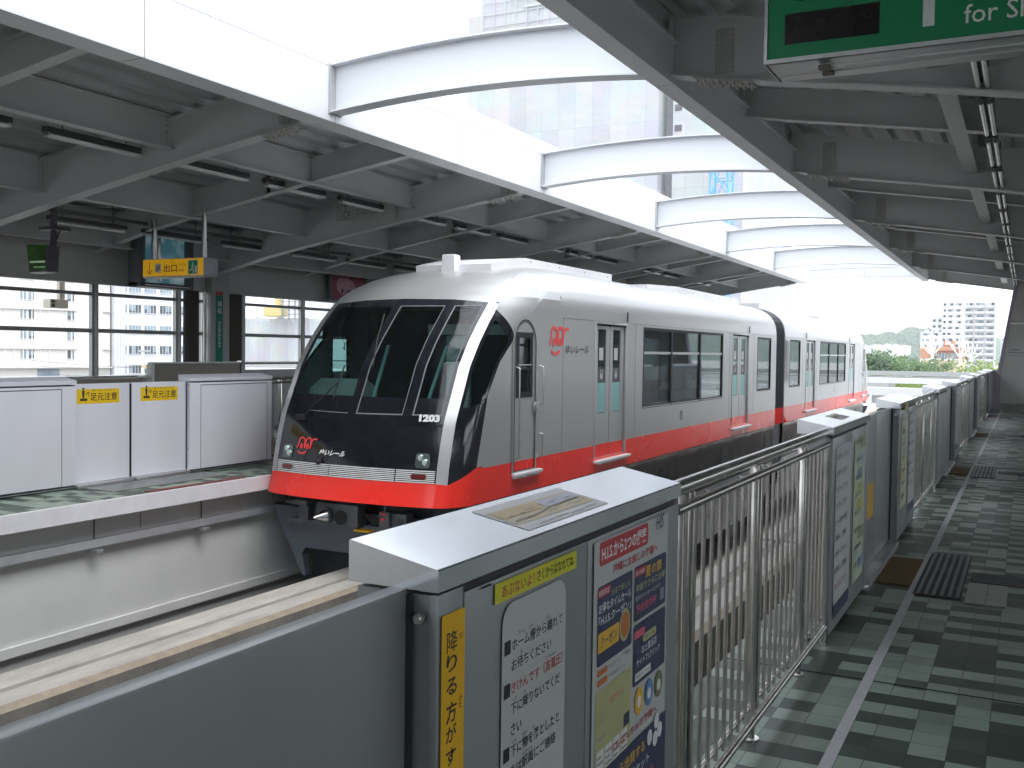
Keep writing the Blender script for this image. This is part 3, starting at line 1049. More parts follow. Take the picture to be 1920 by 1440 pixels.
# side walls with rectangular openings (y0,y1,z0,z1)
DOORS = [(14.13, 15.42, .02, 2.08), (22.08, 23.5, .02, 2.08)]
WINS = [(16.24, 21.28, .69, 2.08), (24.36, 25.82, .74, 2.06)]
ys = sorted({12.9, REAR} | {q for d in DOORS + WINS for q in d[:2]})
zs = sorted({-.2, .22, 2.0, 2.12} | {q for d in DOORS + WINS for q in d[2:]})
for sg in (1, -1):
    X = TC + sg * 1.48
    for a, b in zip(ys, ys[1:]):
        for c, d in zip(zs, zs[1:]):
            my, mz = (a + b) / 2, (c + d) / 2
            if any(q[0] < my < q[1] and q[2] < mz < q[3] for q in DOORS + WINS): continue
            m.cur = 1 if mz < .22 else 2
            m.quad((X, a, c), (X, b, c), (X, b, d), (X, a, d))
    m.cur = 2
    for a, b, c, d in DOORS + WINS:            # reveals
        Xi = X - sg * .06
        m.quad((X, a, c), (Xi, a, c), (Xi, a, d), (X, a, d)); m.quad((X, b, c), (Xi, b, c), (Xi, b, d), (X, b, d))
        m.quad((X, a, c), (X, b, c), (Xi, b, c), (Xi, a, c)); m.quad((X, a, d), (X, b, d), (Xi, b, d), (Xi, a, d))
# gangway end wall
m.cur = 0
end = [(TC + lerp_table(WTAB, z), z) for z in [-.2, 1, 2] + zz] + [(TC - lerp_table(WTAB, z), z) for z in reversed([-.2, 1, 2] + zz[:-1])]
m.add([(p[0], REAR, p[1]) for p in end], [tuple(range(len(end)))])
m.quad((TC - 1.47, 10.3, -.2), (TC + 1.47, 10.3, -.2), (TC + 1.47, REAR, -.2), (TC - 1.47, REAR, -.2))
# weld line joints along the stainless side
body = m.build('car_body', None, train, 32)
bm = bmesh.new(); bm.from_mesh(body.data)
bmesh.ops.remove_doubles(bm, verts=bm.verts[:], dist=.004)
bmesh.ops.recalc_face_normals(bm, faces=bm.faces[:])
bm.to_mesh(body.data); bm.free()
body.data.set_sharp_from_angle(angle=R(28))
body['label'] = 'leading silver car with the black cab front'

# ---- interior: floor, far wall lining, seats, ceiling with light strips
it = MB([mat('car_lining', (.74, .75, .73), .6), mat('car_floor', (.30, .30, .31), .7), mat('seat_moquette', (.10, .14, .28), .9, 0, .3, 30)])
it.cur = 1; it.box(TC - 1.38, TC + 1.38, 12.3, REAR - .05, -.05, .0)
it.cur = 0; it.box(TC - 1.3, TC + 1.3, 12.6, REAR - .05, 2.2, 2.25)
it.box(TC - 1.3, TC + 1.3, 12.56, 12.62, 0, 2.2)
it.cur = 2
for sg in (1, -1):
    for a, b in ((16.3, 21.2), (24.3, 26.2)):
        it.bbox(*sorted((TC + sg * 1.38, TC + sg * .92)), a, b, .32, .46, .04)
        it.bbox(*sorted((TC + sg * 1.38, TC + sg * 1.28)), a, b, .46, .95, .03)
it.build('interior', None, body, 40)

# ---- black front mask and side windows of the cab
m = MB([black_m(), rubber()])
m.cur = 0
nose_patch(m, -1, 1, 40, lambda s: zred(s) + .155, lambda s: lerp_table([(0, .845), (1, .86)], abs(s)), 8)      # lower black panel
nose_patch(m, -1, 1, 40, lambda s: 2.215, ztop, 2)
for a, b in ((-.98, -.94), (-.36, -.28), (.24, .31), (.955, 1.0)):
    pass
body_black = m
WPANE = [(-.95, -.11), (-.01, .545), (.65, .965)]
zl = lambda s: lerp_table([(0, .845), (1, .86)], abs(s))
for a, b in ((-1, WPANE[0][0]), (WPANE[0][1], WPANE[1][0]), (WPANE[1][1], WPANE[2][0]), (WPANE[2][1], 1)):
    nose_patch(m, a, b, 4, zl, 2.215, 20)
m.build('front_mask', None, body, 40)
gcab = glass('cab_glass', (.50, .66, .65), .03)
for a, b in WPANE:
    m = MB([gcab])
    nose_patch(m, a, b, 14, lambda s: 1.06, 2.215, 20)
    k_ = MB([black_m()]); nose_patch(k_, a, b, 14, zl, lambda s: 1.06, 4); k_.build('lower_mask', None, body, 40)
    w = m.build('windshield', None, body, 60)
    if w: pass
    f = MB([mat('windshield_trim', (.16, .16, .17), .35)])
    if a < -.5:
        nose_patch(f, a + .3, b, 10, lambda s: zl(s) + .0, lambda s: zl(s) + .010, 1, .003)
    else:
        nose_patch(f, a, b, 14, zl, lambda s: zl(s) + .016, 1, .003); nose_patch(f, a, b, 14, 2.205, 2.215, 1, .003)
        nose_patch(f, a, a + .016, 1, zl, 2.215, 20, .003); nose_patch(f, b - .010, b, 1, zl, 2.215, 20, .003)
    f.build('windshield_trim', None, body, 40)
for sg in (1, -1):
    m = MB([black_m()])
    nose_patch(m, 2 * sg, 3 * sg, 10, zred, lambda s: lerp_table([(2, .95), (3, 1.02)], abs(s)), 10)
    for a, b in ((2.0, 2.10), (2.84, 3.0)):
        nose_patch(m, a * sg, b * sg, 3, lambda s: lerp_table([(2, .95), (3, 1.02)], abs(s)), ztop, 20)
    nose_patch(m, 2.10 * sg, 2.84 * sg, 8, lambda s: ztop(s) - .10, ztop, 2)
    m.build('side_mask', None, body, 40)
    m = MB([gcab])
    nose_patch(m, 2.10 * sg, 2.84 * sg, 8, lambda s: lerp_table([(2, .95), (3, 1.02)], abs(s)), lambda s: ztop(s) - .10, 16)
    m.build('side_window', None, body, 60)
# cab inside: desk, bulkhead with a doorway window, pillar reflections built as leaning teal strips
m = MB([mat('cab_grey', (.36, .40, .40), .6), mat('cab_pillar_reflection', (.42, .72, .68), .4), mat('cab_dark', (.03, .032, .035), .7), mat('cab_cream', (.80, .82, .80), .5)])
m.cur = 2; m.box(TC - 1.35, TC + 1.35, 12.2, 12.28, 0, 2.2)
m.cur = 0
m.prism([(10.62, .62), (11.3, .62), (11.3, 1.12), (11.05, 1.24), (10.80, 1.10)], 'x', TC - 1.30, TC - .55)
m.prism([(10.55, .62), (11.2, .62), (11.2, .92), (10.68, .88)], 'x', TC - .55, TC + 1.02)
m.cur = 3; m.bbox(TC + .04, TC + .42, 12.12, 12.2, .83, 1.85, .03); m.box(TC - .15, TC + 1.2, 11.95, 12.0, 1.86, 2.0)
m.cur = 2; m.bbox(TC - .75, TC - .28, 11.6, 11.95, .35, 1.25, .06)
m.cur = 0; m.box(TC - 1.3, TC + 1.3, 10.4, 12.2, -.06, 0)
m.box(TC - 1.3, TC + 1.3, 11.3, 12.2, 2.24, 2.27)
m.cur = 1
for x, sl in ((TC - .36, .22), (TC + .49, .26)):
    m.add([(x, 10.90, 1.0), (x + .035, 10.90, 1.0), (x + sl + .035, 10.92, 1.7), (x + sl, 10.92, 1.7), (x, 10.93, 1.0), (x + .035, 10.93, 1.0), (x + sl + .035, 10.95, 1.7), (x + sl, 10.95, 1.7)],
          [(0, 1, 2, 3), (7, 6, 5, 4), (0, 3, 7, 4), (1, 5, 6, 2)])
m.build('cab_interior', None, body, 30)

# ---- louvre bars across the front
m = MB([black_m()])
nose_patch(m, -1, 1, 30, zred, lambda s: zred(s) + .155, 4, -.012)
m.cur = m.use(mat('louvre_bar', (.86, .86, .86), .35, .1)).cur
for k in range(7):
    a = .004 + .0220 * k
    for s0, s1 in ((-.985, -.24), (-.225, .56), (.575, .985)):
        vs = []
        N = 14
        for i in range(N + 1):
            s = s0 + (s1 - s0) * i / N
            z = zred(s) + a
            n = nose_n(s, z)
            p = nose_pt(s, z)
            q = p + Z_ * .0125
            vs += [p - n * .01, p + n * .004, q + n * .004, q - n * .01]
        m.add(vs, [(4 * i + j, 4 * i + 4 + j, 4 * i + 4 + (j + 1) % 4, 4 * i + (j + 1) % 4) for i in range(N) for j in range(4)])
m.build('front_grille', None, body, 30)


def on_nose(s, z, off=.0):
    p = nose_pt(s, z); n = nose_n(s, z)
    r = Z_.cross(n); r.normalize()
    if r.x < 0: r = -r
    u = n.cross(r); u.normalize()
    if u.z < 0: u = -u
    return p + n * off, r, u, n


# headlights and tail lights
for sg in (1, -1):
    s, z = .845 * sg, .335
    p, r, u, n = on_nose(s, z, .006)
    m = MB([mat('lamp_pocket', (.16, .19, .19), .15, .3)]); m.rrect(p - r * .09 - u * .09, r, u, .18, .18, .04)
    hl = m.build('headlight', None, body)
    m = MB([mat('lamp_chrome', (.80, .82, .80), .08, 1.), glass('lamp_lens', (.9, .97, .95), .05), mat('lamp_white', (.85, .87, .85), .15)])
    for cx, cz, rr_ in ((-.03, .035, .042), (.03, -.02, .044)):
        c = p + r * cx + u * cz + n * .004
        m.cur = 0
        m.cyl(c, c + n * .012, rr_, 16, rr_ * .75)
        m.cur = 2
        m.cyl(c + n * .012, c + n * .018, rr_ * .7, 14, rr_ * .35)
    m.cur = 1
    m.rrect(p - r * .078 - u * .078 + n * .024, r, u, .156, .156, .035)
    m.build('lamp_lens', None, body)
    p, r, u, n = on_nose(.82 * sg, zred(.82) + .075, .010)
    m = MB([mat('tail_lamp_red', (.14, .012, .014), .15, 0, .1, 5, coat=.6)])
    m.rrect(p - r * .10 - u * .028, r, u, .20, .056, .024)
    m.build('tail_light', None, body)
# camera dome and wiper
p, r, u, n = on_nose(-.36, .245, .0)
m = MB([rubber()]); m.ball(p + n * .03, .035, .045, .035, 12, 8); m.cyl(p, p + n * .05 + u * .06, .012, 8)
m.build('camera_dome', None, body, 50)
m = MB([rubber(), stain()])
p0, _, _, n = on_nose(-.72, .78, .03)
q0, _, _, n1 = on_nose(-.20, 1.36, .03)
m.cur = 0
m.bbox(p0.x - .07, p0.x + .07, p0.y - .04, p0.y + .05, p0.z - .05, p0.z + .02, .01)
N = 8
pts = [on_nose(-.66 + .34 * i / N, .80 + .42 * i / N, .035)[0] for i in range(N + 1)]
m.tube(pts, .009, 8)
a, b = on_nose(-.34, 1.02, .03)[0], on_nose(-.28, 1.38, .03)[0]
m.tube([on_nose(-.34 + .02 * i / 3, 1.0 + .42 * i / 3, .03)[0] for i in range(4)], .010, 6)
m.cur = 1
c0, r, u, n = on_nose(-.80, .745, .035)
m.rect(c0, r, u, .14, .018)
m.build('wiper', None, body, 50)
m = MB([rubber()])
m.tube([on_nose(.05 - .19 * i / 9, 1.42 + .66 * i / 9, .03)[0] for i in range(10)], .010, 6)
m.build('wiper', None, body, 50)

# ---- emblem: two looped arches with a smile, and the line name


def emblem(m, P, r, u, h, paint_red):
    m.use(paint_red)
    W = .10 * h
    kx = 1.5
    nrm = Vector(r).cross(Vector(u)) * .0004
    cnt = [0]

    def S(pts):
        cnt[0] += 1
        m.stroke([(p[0] * h * kx, p[1] * h) for p in pts], Vector(P) + nrm * cnt[0], r, u, W)
    arc = lambda cx, cy, rx, ry, a0, a1, k=14: [(cx + rx * math.cos(R(a0 + (a1 - a0) * i / k)), cy + ry * math.sin(R(a0 + (a1 - a0) * i / k))) for i in range(k + 1)]
    S([(.02, .32)] + [(.10 + .0, .62)] + arc(.25, .78, .14, .17, 165, 15) + [(.40, .55), (.42, .34)])
    S([(.42, .34), (.46, .62)] + arc(.60, .78, .13, .17, 165, 15) + [(.74, .55), (.72, .34)])
    S([(.72, .34), (.77, .66)] + arc(.93, .74, .15, .17, 170, 70) + [(1.06, .93)])
    S(arc(.25, .45, .05, .11, 0, 360, 12)); S(arc(.58, .45, .05, .11, 0, 360, 12))
    S(arc(.33, .20, .22, .17, 195, 345))


def side_frame(y, z, sg, off=.006):
    x = TC + sg * (1.48 + off)
    return Vector((x, y, z)), Y_ * sg


for sg in (1, -1):
    y0 = 12.46 if sg > 0 else 13.15
    P, r = side_frame(y0, 1.60, sg)
    m = MB([red_m()])
    emblem(m, P, r, Z_, .40, mat('emblem_red', (.80, .06, .06), .35))
    m.use(mat('print_graphite', (.06, .06, .07), .4))
    P2, r = side_frame(12.99 if sg > 0 else 12.6, 1.615, sg)
    vs, fs = text_geo('ゆいレール', .012)
    m.add([P2 + r * (v[0] * .85 + v[1] * .035) * .98 + Z_ * (v[1] * .125) for v in vs], fs)
    m.build('line_emblem', None, body)
p, r, u, n = on_nose(-.60, .33, .009)
m = MB([red_m()])
emblem(m, p - r * .14 - u * .01, r, u, .215, mat('emblem_red', (.80, .06, .06), .35))
m.use(whiteink())
vs, fs = text_geo('ゆいレール', .04)
p2, r2, u2, n2 = on_nose(-.27, .325, .010)
m.add([p2 - r2 * .14 + r2 * (v[0] * .40 + v[1] * .03) + u2 * (v[1] * .075 - .005 * v[0]) for v in vs], fs)
m.build('line_emblem', None, body)
p, r, u, n = on_nose(.845, .785, .012)
m = MB([whiteink()])
m.text('1203', p - r * .125, r, u, .265, .092, .06)
num = m.build('car_number', None, body)
FRONT_ONLY = []

# ---- doors, windows, steps, handles
gwin = glass('car_window_glass', (.70, .76, .76), .0)
gdoor = glass('door_window_glass', (.60, .70, .70), .0)
teal = mat('door_film_teal', (.20, .42, .42), .35)
for sg in (1, -1):
    X = TC + sg * 1.48
    xs = lambda d: X - sg * d
    bxs = lambda a, b: sorted((xs(a), xs(b)))
    # passenger doors
    for (a, b, c, d) in DOORS:
        mid = (a + b) / 2
        for q0, q1, k in ((a + .03, mid - .004, 0), (mid + .004, b - .03, 1)):
            m = MB([brush(), red_m()])
            g0, g1 = (q0 + .06, q1 - .20) if k == 0 else (q0 + .12, q1 - .14)
            g0, g1 = (q0 + .13, q1 - .15)
            m.box(*bxs(.03, .055), q0, g0, .22, d - .03); m.box(*bxs(.03, .055), g1, q1, .22, d - .03)
            m.box(*bxs(.03, .055), g0, g1, .22, .70); m.box(*bxs(.03, .055), g0, g1, 2.0, d - .03)
            m.cur = 1; m.box(*bxs(.03, .055), q0, q1, c, .22)
            dr = m.build('door', None, body)
            m = MB([gdoor, teal, paper(), mat('print_graphite', (.06, .06, .07), .4)])
            m.box(*bxs(.040, .046), g0, g1, .70, 2.0)
            m.cur = 1; m.rect((xs(.038), g0 if sg > 0 else g1, .71), Y_ * sg, Z_, g1 - g0, .46)
            m.cur = 2; m.rect((xs(.038), (g0 + .07) if sg > 0 else (g1 - .07), 1.52), Y_ * sg, Z_, (g1 - g0) * .5, .19)
            m.cur = 3; m.rect((xs(.038), g0 if sg > 0 else g1, 1.175), Y_ * sg, Z_, g1 - g0, .22)
            m.cur = 2
            m.ball((xs(.036), (g0 + g1) / 2, 1.27), .001, .055, .045, 10, 6); m.ball((xs(.036), (g0 + g1) / 2 - .03, 1.34), .001, .012, .045, 8, 6); m.ball((xs(.036), (g0 + g1) / 2 + .04, 1.34), .001, .012, .045, 8, 6)
            m.build('door_window', None, body)
        m = MB([rubber()])
        m.box(*bxs(.028, .056), mid - .004, mid + .004, c, d)
        m.build('door_seal', None, body)
        m = MB([silverp()])
        m.bbox(*bxs(-.012, .03), a - .03, a + .004, c, d + .02, .008); m.bbox(*bxs(-.012, .03), b - .004, b + .03, c, d + .02, .008)
        m.bbox(*bxs(-.012, .03), a - .03, b + .03, d - .004, d + .035, .008)
        m.build('door_frame', None, body, 40)
        m = MB([whitep()])
        m.bbox(*bxs(-.085, .02), a - .03, b + .10, -.055, -.01, .012); m.box(*bxs(-.06, .02), a + .05, b, -.075, -.055)
        m.build('door_step', None, body, 40)
        m = MB([rubber()])
        m.bbox(*bxs(-.02, .0), b + .02, b + .035, 2.14, 2.30, .003)
        m.build('drip_rail', None, body)
    # side windows
    for (a, b, c, d) in WINS:
        cuts = [a] + ([a + 1.55, a + 3.36] if b - a > 2 else []) + [b]
        m = MB([rubber()])
        for p in cuts:
            e = .045 if p in (a, b) else .075
            q = p if p == a else (p - e if p == b else p - e / 2)
            m.box(*bxs(-.004, .03), q, q + e, c, d)
        for p, q in zip(cuts, cuts[1:]):
            m.box(*bxs(-.003, .03), p + .03, q - .03, c, c + .05); m.box(*bxs(-.003, .03), p + .03, q - .03, d - .05, d)
        m.build('window_frame', None, body)
        if b - a > 2:
            m = MB([mat('window_bar_grey', (.45, .46, .47), .35, .5)])
            for p, q in zip(cuts, cuts[1:]):
                m.box(*bxs(.006, .028), p + .04, q - .04, 1.62, 1.665); m.box(*bxs(-.005, .0), p + .04, q - .04, c + .012, c + .03)
            m.build('sash_bar', None, body)
        for p, q in zip(cuts, cuts[1:]):
            m = MB([gwin]); m.box(*bxs(.018, .024), p + .03, q - .03, c + .04, d - .04)
            m.build('window_pane', None, body)
    # cab door with arched head
    a, b, zt = 11.40, 12.03, 2.06
    def arch(e, zb):
        pts = [(a - e, zb), (b + e, zb)]
        for i in range(11):
            t = R(180 * i / 10)
            pts.append(((a + b) / 2 + ((b - a) / 2 + e) * math.cos(t), 1.74 + (zt - 1.74 + e) * math.sin(t)))
        return pts
    def nose_x(y, z):
        lo, hi = 3.0, 4.0
        for _ in range(24):
            mid = (lo + hi) / 2
            if nose_pt(mid, z).y < y: lo = mid
            else: hi = mid
        return nose_pt(lo, z).x - TC
    def ring(m, A, B, off):
        vs = []
        for pts in (A, B):
            vs += [(TC + sg * (nose_x(y, z) + off), y, z) for y, z in pts]
        n = len(A)
        m.add(vs, [(i, (i + 1) % n, n + (i + 1) % n, n + i) for i in range(n)])
    m = MB([silverp()])
    A, B = arch(.03, .08), arch(.0, .10)
    ring(m, A, B, .014)
    ring(m, arch(.045, .06), A, .0105)
    m.build('cab_door_frame', None, body, 40)
    m = MB([rubber()]); ring(m, arch(.002, .095), arch(-.018, .105), .0155)
    m.build('cab_door_seal', None, body)
    m = MB([rubber()])
    def flat(p, q, c, d, off, k=3):
        vs = []
        for j in range(k + 1):
            z = c + (d - c) * j / k
            vs += [(TC + sg * (nose_x(p, z) + off), p, z), (TC + sg * (nose_x(q, z) + off), q, z)]
        m.add(vs, [(2 * j, 2 * j + 1, 2 * j + 3, 2 * j + 2) for j in range(k)])
    for q0, q1, c0, c1 in ((11.46, 11.545, 1.04, 1.89), (11.86, 11.945, 1.04, 1.89), (11.545, 11.86, 1.04, 1.115), (11.545, 11.86, 1.815, 1.89)):
        flat(q0, q1, c0, c1, .008, 6)
    m.use(glass('cab_door_glass', (.55, .75, .72), .03))
    flat(11.52, 11.885, 1.09, 1.84, .004, 6)
    m.use(mat('window_bar_grey', (.45, .46, .47), .35, .5)); flat(11.50, 11.905, 1.46, 1.475, .013, 1)
    m.build('cab_door_window', None, body)
    m = MB([whitep()]); m.bbox(*bxs(-.075, .02), a - .02, b + .14, .03, .075, .012); m.box(*bxs(-.05, .02), a, b + .1, .005, .03)
    m.build('cab_step', None, body, 40)
    m = MB([stain()])
    for yy, z0, z1 in ((11.47, .25, 1.44), (12.17, .92, 1.45), (12.17, .22, .55)):
        x = TC + sg * (nose_x(yy, 1.0) + .055)
        xi = TC + sg * (nose_x(yy, 1.0))
        m = MB([stain()])
        m.tube([(xi, yy, z0), (x, yy, z0 + .02), (x, yy, z1 - .02), (xi, yy, z1)], .011, 8)
        m.build('grab_rail', None, body, 50)
    x = TC + sg * (nose_x(11.98, .92) + .012)
    m = MB([stain()])
    m.bbox(*sorted((x, x + sg * .03)), 11.95, 12.02, .84, .98, .008)
    m.build('door_handle', None, body, 50)
    # panel joints of the side cladding
    m = MB([mat('panel_joint', (.16, .16, .165), .5)])
    for yy in (12.92, 15.86, 21.82, 24.02):
        m.box(*bxs(-.0025, .004), yy, yy + .006, .225, 2.12)
    m.box(*bxs(-.0025, .004), 12.92, REAR - .01, 2.118, 2.123)
    m.build('panel_joint', None, body)
    m = MB([silverp(), rubber()])
    for yy in (20.4, 18.9): m.bbox(*bxs(-.004, .01), 18.35, 18.52, .38, .55, .003)
    m.build('latch_plate', None, body)
    sk = MB([mat('skirt_gloss', (.03, .031, .035), .10, .2, .15, 1.0, .12, 2.2, (1, 1, 2.5), coat=.5, rvar=.02, bdetail=0), rubber(), stain()])
    edges = [11.5 + 1.36 * k for k in range(11)] + [REAR]
    for i, (p, q) in enumerate(zip(edges, edges[1:])):
        sk.cur = 0
        sk.add([(xs(.02), p + .008, -.215), (xs(.02), q - .008, -.215), (xs(.05), q - .008, -1.15), (xs(.16), q - .008, -1.85), (xs(.32), q - .008, -2.42), (xs(.32), p + .008, -2.42), (xs(.16), p + .008, -1.85), (xs(.05), p + .008, -1.15)],
               [(0, 1, 2, 7), (7, 2, 3, 6), (6, 3, 4, 5)])
        sk.cur = 1
        sk.box(*bxs(.03, .05), p - .008, p + .008, -1.1, -.215)
        if i % 3 == 1:
            for t in range(9): sk.box(*bxs(.014, .03), p + .35, q - .45, -.75 + .04 * t, -.735 + .04 * t)
        sk.cur = 2
        sk.bbox(*bxs(.0, .03), p + .1, p + .15, -.235, -.215, .004); sk.bbox(*bxs(.0, .03), q - .15, q - .1, -.235, -.215, .004)
        if i % 2 == 0:
            sk.cyl((xs(.09), p + .5, -1.32), (xs(.03), p + .5, -1.32), .018, 8); sk.bbox(*bxs(.03, .08), p + .78, p + .88, -1.26, -1.22, .006)
    sk.build('skirt', None, body)
# dark core under the floor so nothing shows through, saddle over the beam
m = MB([dark_steel()])
for sg in (1, -1):
    m.box(*sorted((TC + sg * 1.30, TC + sg * .62)), 10.9, REAR, -1.9, -.22)
m.box(TC - 1.30, TC + 1.30, 10.9, REAR, -.9, -.22)
# front apron: grey plate with a notch for the beam
bt = TC + .02
half = [(1.50, -.42), (1.40, -.67), (1.23, -.92), (1.08, -1.22), (1.0, -1.32), (.96, -1.30), (1.03, -1.03), (.97, -.945)]
ap = [(TC - a, b) for a, b in half] + [(TC + a, b) for a, b in reversed(half)]
m.use(mat('apron_grey', (.12, .135, .165), .45, .1, .15, 3))
m.prism(ap, 'y', 10.32, 10.42)
m.prism([(TC - 1.2, -.60), (TC - 1.1, -.54), (TC + 1.1, -.54), (TC + 1.2, -.60)], 'y', 10.15, 10.318)
m.use(dark_steel())
m.box(TC - 1.2, TC + 1.2, 10.45, 10.9, -.5, -.2)
m.build('front_apron', None, body, 30)
# coupler and hoses
T2 = TC - .15
m = MB([mat('coupler_steel', (.12, .125, .135), .42, .6, .25, 6, .05, 30), mat('coupler_bright', (.72, .73, .76), .22, 1.), rubber(), red_m(), yellow_d()])
y = 10.02
m.cur = 0
m.bbox(T2 - .44, T2 + .22, y, y + .24, -.56, -.27, .05)
m.cyl((T2 - .24, y + .02, -.43), (T2 - .24, y - .06, -.43), .10, 20)
m.cur = 1; m.cyl((T2 - .24, y - .05, -.43), (T2 - .30, y - .20, -.44), .085, 18, .012)
m.cur = 2; m.cyl((T2 - .03, y + .02, -.44), (T2 - .03, y - .02, -.44), .088, 20)
m.cur = 0; m.cyl((T2 - .03, y - .018, -.44), (T2 - .03, y - .026, -.44), .092, 20, .088, caps=False)
m.bbox(T2 - .80, T2 - .55, y - .02, y + .25, -.34, -.27, .02); m.bbox(T2 - .72, T2 - .56, y + .02, y + .16, -.52, -.34, .02)
m.cyl((T2 - .9, y + .02, -.31), (T2 - .74, y + .02, -.31), .02, 8)
m.bbox(T2 + .55, T2 + .90, y + .03, y + .22, -.60, -.33, .02)
m.cyl((T2 + .62, y + .0, -.52), (T2 + .62, y + .0, -.18), .014, 8); m.bbox(T2 + .55, T2 + .70, y - .03, y + .06, -.54, -.31, .02)
m.cur = 3; m.cyl((T2 + .62, y - .045, -.40), (T2 + .62, y - .03, -.40), .02, 10); m.bbox(T2 + .57, T2 + .66, y - .04, y - .03, -.345, -.33, .003)
m.cur = 4; m.bbox(T2 + .14, T2 + .38, y + .02, y + .2, -.60, -.575, .008)
m.cur = 2
for k in range(3):
    m.tube([(T2 + .30 + .07 * i, y + .05 + .02 * k, -.37 - .05 * math.sin(math.pi * i / 5) - .03 * k) for i in range(6)], .013, 7)
m.cur = 0
for t in range(9): m.bbox(T2 + .78, T2 + .87, y + .01, y + .03, -.58 + .022 * t, -.568 + .022 * t, .003)
m.build('coupler', None, body, 40)
# roof fairing with bolts, antenna
m = MB([whitep(), rubber()])
for prof in ([(12.35, 2.70), (12.35, 2.86), (13.0, 2.985), (13.4, 3.03), (16.9, 3.04), (16.9, 2.70)], [(18.8, 2.70), (18.8, 2.99), (20.6, 3.06), (25.9, 3.06), (25.9, 2.70)]):
    m.cur = 0
    m.prism(prof, 'x', TC - .62, TC + .62)
m.cur = 1
for sg in (1, -1):
    X1 = TC + sg * .62
    for k in range(12):
        yy = 13.6 + 1.03 * k
        if 16.9 < yy < 20.7: continue
        m.cyl((X1 - sg * .01, yy, 2.985), (X1 + sg * .006, yy, 2.985), .010, 8)
m.build('roof_fairing', None, body)
m = MB([whitep()])
m.add([(TC + .0 + dx * q, 12.3 + dy * q, z) for z, q in ((2.66, 1), (2.985, .84), (2.995, .74)) for dx, dy in ((-.115, -.10), (.115, -.10), (.115, .10), (-.115, .10))],
      [(0, 1, 5, 4), (1, 2, 6, 5), (2, 3, 7, 6), (3, 0, 4, 7), (4, 5, 9, 8), (5, 6, 10, 9), (6, 7, 11, 10), (7, 4, 8, 11), (8, 9, 10, 11)])
m.build('antenna', None, body)

# ---- second car: the same car turned round
YM = 26.95
c2 = copy_tree(body, train)
c2.rotation_euler = (0, 0, math.pi)
L = body.location
# body meshes are expressed relative to the train's origin (TC,10,-1.1): turning about (TC, YM)
c2.location = (0, 2 * (YM - 10), 0)
for ch in list(c2.children):
    if ch.name.startswith('line_emblem') or ch.name.startswith('car_number'):
        D.objects.remove(ch)
c2['label'] = 'trailing silver car beyond the black gangway'
# gangway bellows
m = MB([mat('bellows_black', (.03, .033, .04), .55), mat('bellows_red', (.72, .03, .03), .4)])
prof = [(w * .985, z) for z, w in ((-.2, 1.48), (.22, 1.48), (1, 1.48), (2, 1.48), (2.2, 1.474), (2.36, 1.452), (2.5, 1.40), (2.62, 1.315), (2.72, 1.2), (2.8, 1.06), (2.86, .9), (2.91, .66), (2.94, 0))]
N = 9
for i in range(N):
    y0_, y1_ = REAR - .005 + (2 * (YM - REAR) + .01) * i / N, REAR - .005 + (2 * (YM - REAR) + .01) * (i + 1) / N
    yy = [(y0_, 1.), ((y0_ + y1_) / 2, .975), (y1_, 1.)]
    for sg in (1, -1):
        for (ya, fa), (yb, fb) in zip(yy, yy[1:]):
            for (w0, z0), (w1, z1) in zip(prof, prof[1:]):
                m.cur = 1 if z1 <= .22 else 0
                m.quad((TC + sg * w0 * fa, ya, z0), (TC + sg * w0 * fb, yb, z0), (TC + sg * w1 * fb, yb, z1), (TC + sg * w1 * fa, ya, z1))
m.cur = 0
m.box(TC - 1.4, TC + 1.4, REAR, REAR + 2 * (YM - REAR), -1.5, -.21)
m.build('gangway_bellows', None, train, 40)


# ================================================================== STATION CANOPIES
CX = -5.25
ZC = [(0, 4.45), (1.93, 4.37), (2.6, 4.24), (3.8, 4.06), (4.7, 3.92), (5.7, 3.75), (6.75, 3.57), (7.8, 3.38), (9.15, 3.06)]
ZD = [(0, 5.05), (2, 4.97), (3.5, 4.74), (4.5, 4.57), (5.7, 4.42), (7, 4.24), (9.15, 3.85)]
zc = lambda d: lerp_table(ZC, d)
zdk = lambda d: lerp_table(ZD, d)
MAIN = [-1.81, 3.80, 9.42, 15.03, 20.72, 26.4, 32.0, 37.5]
SEC = [(a + b) / 2 for a, b in zip(MAIN, MAIN[1:])]
YA, YB = -40, 37.6


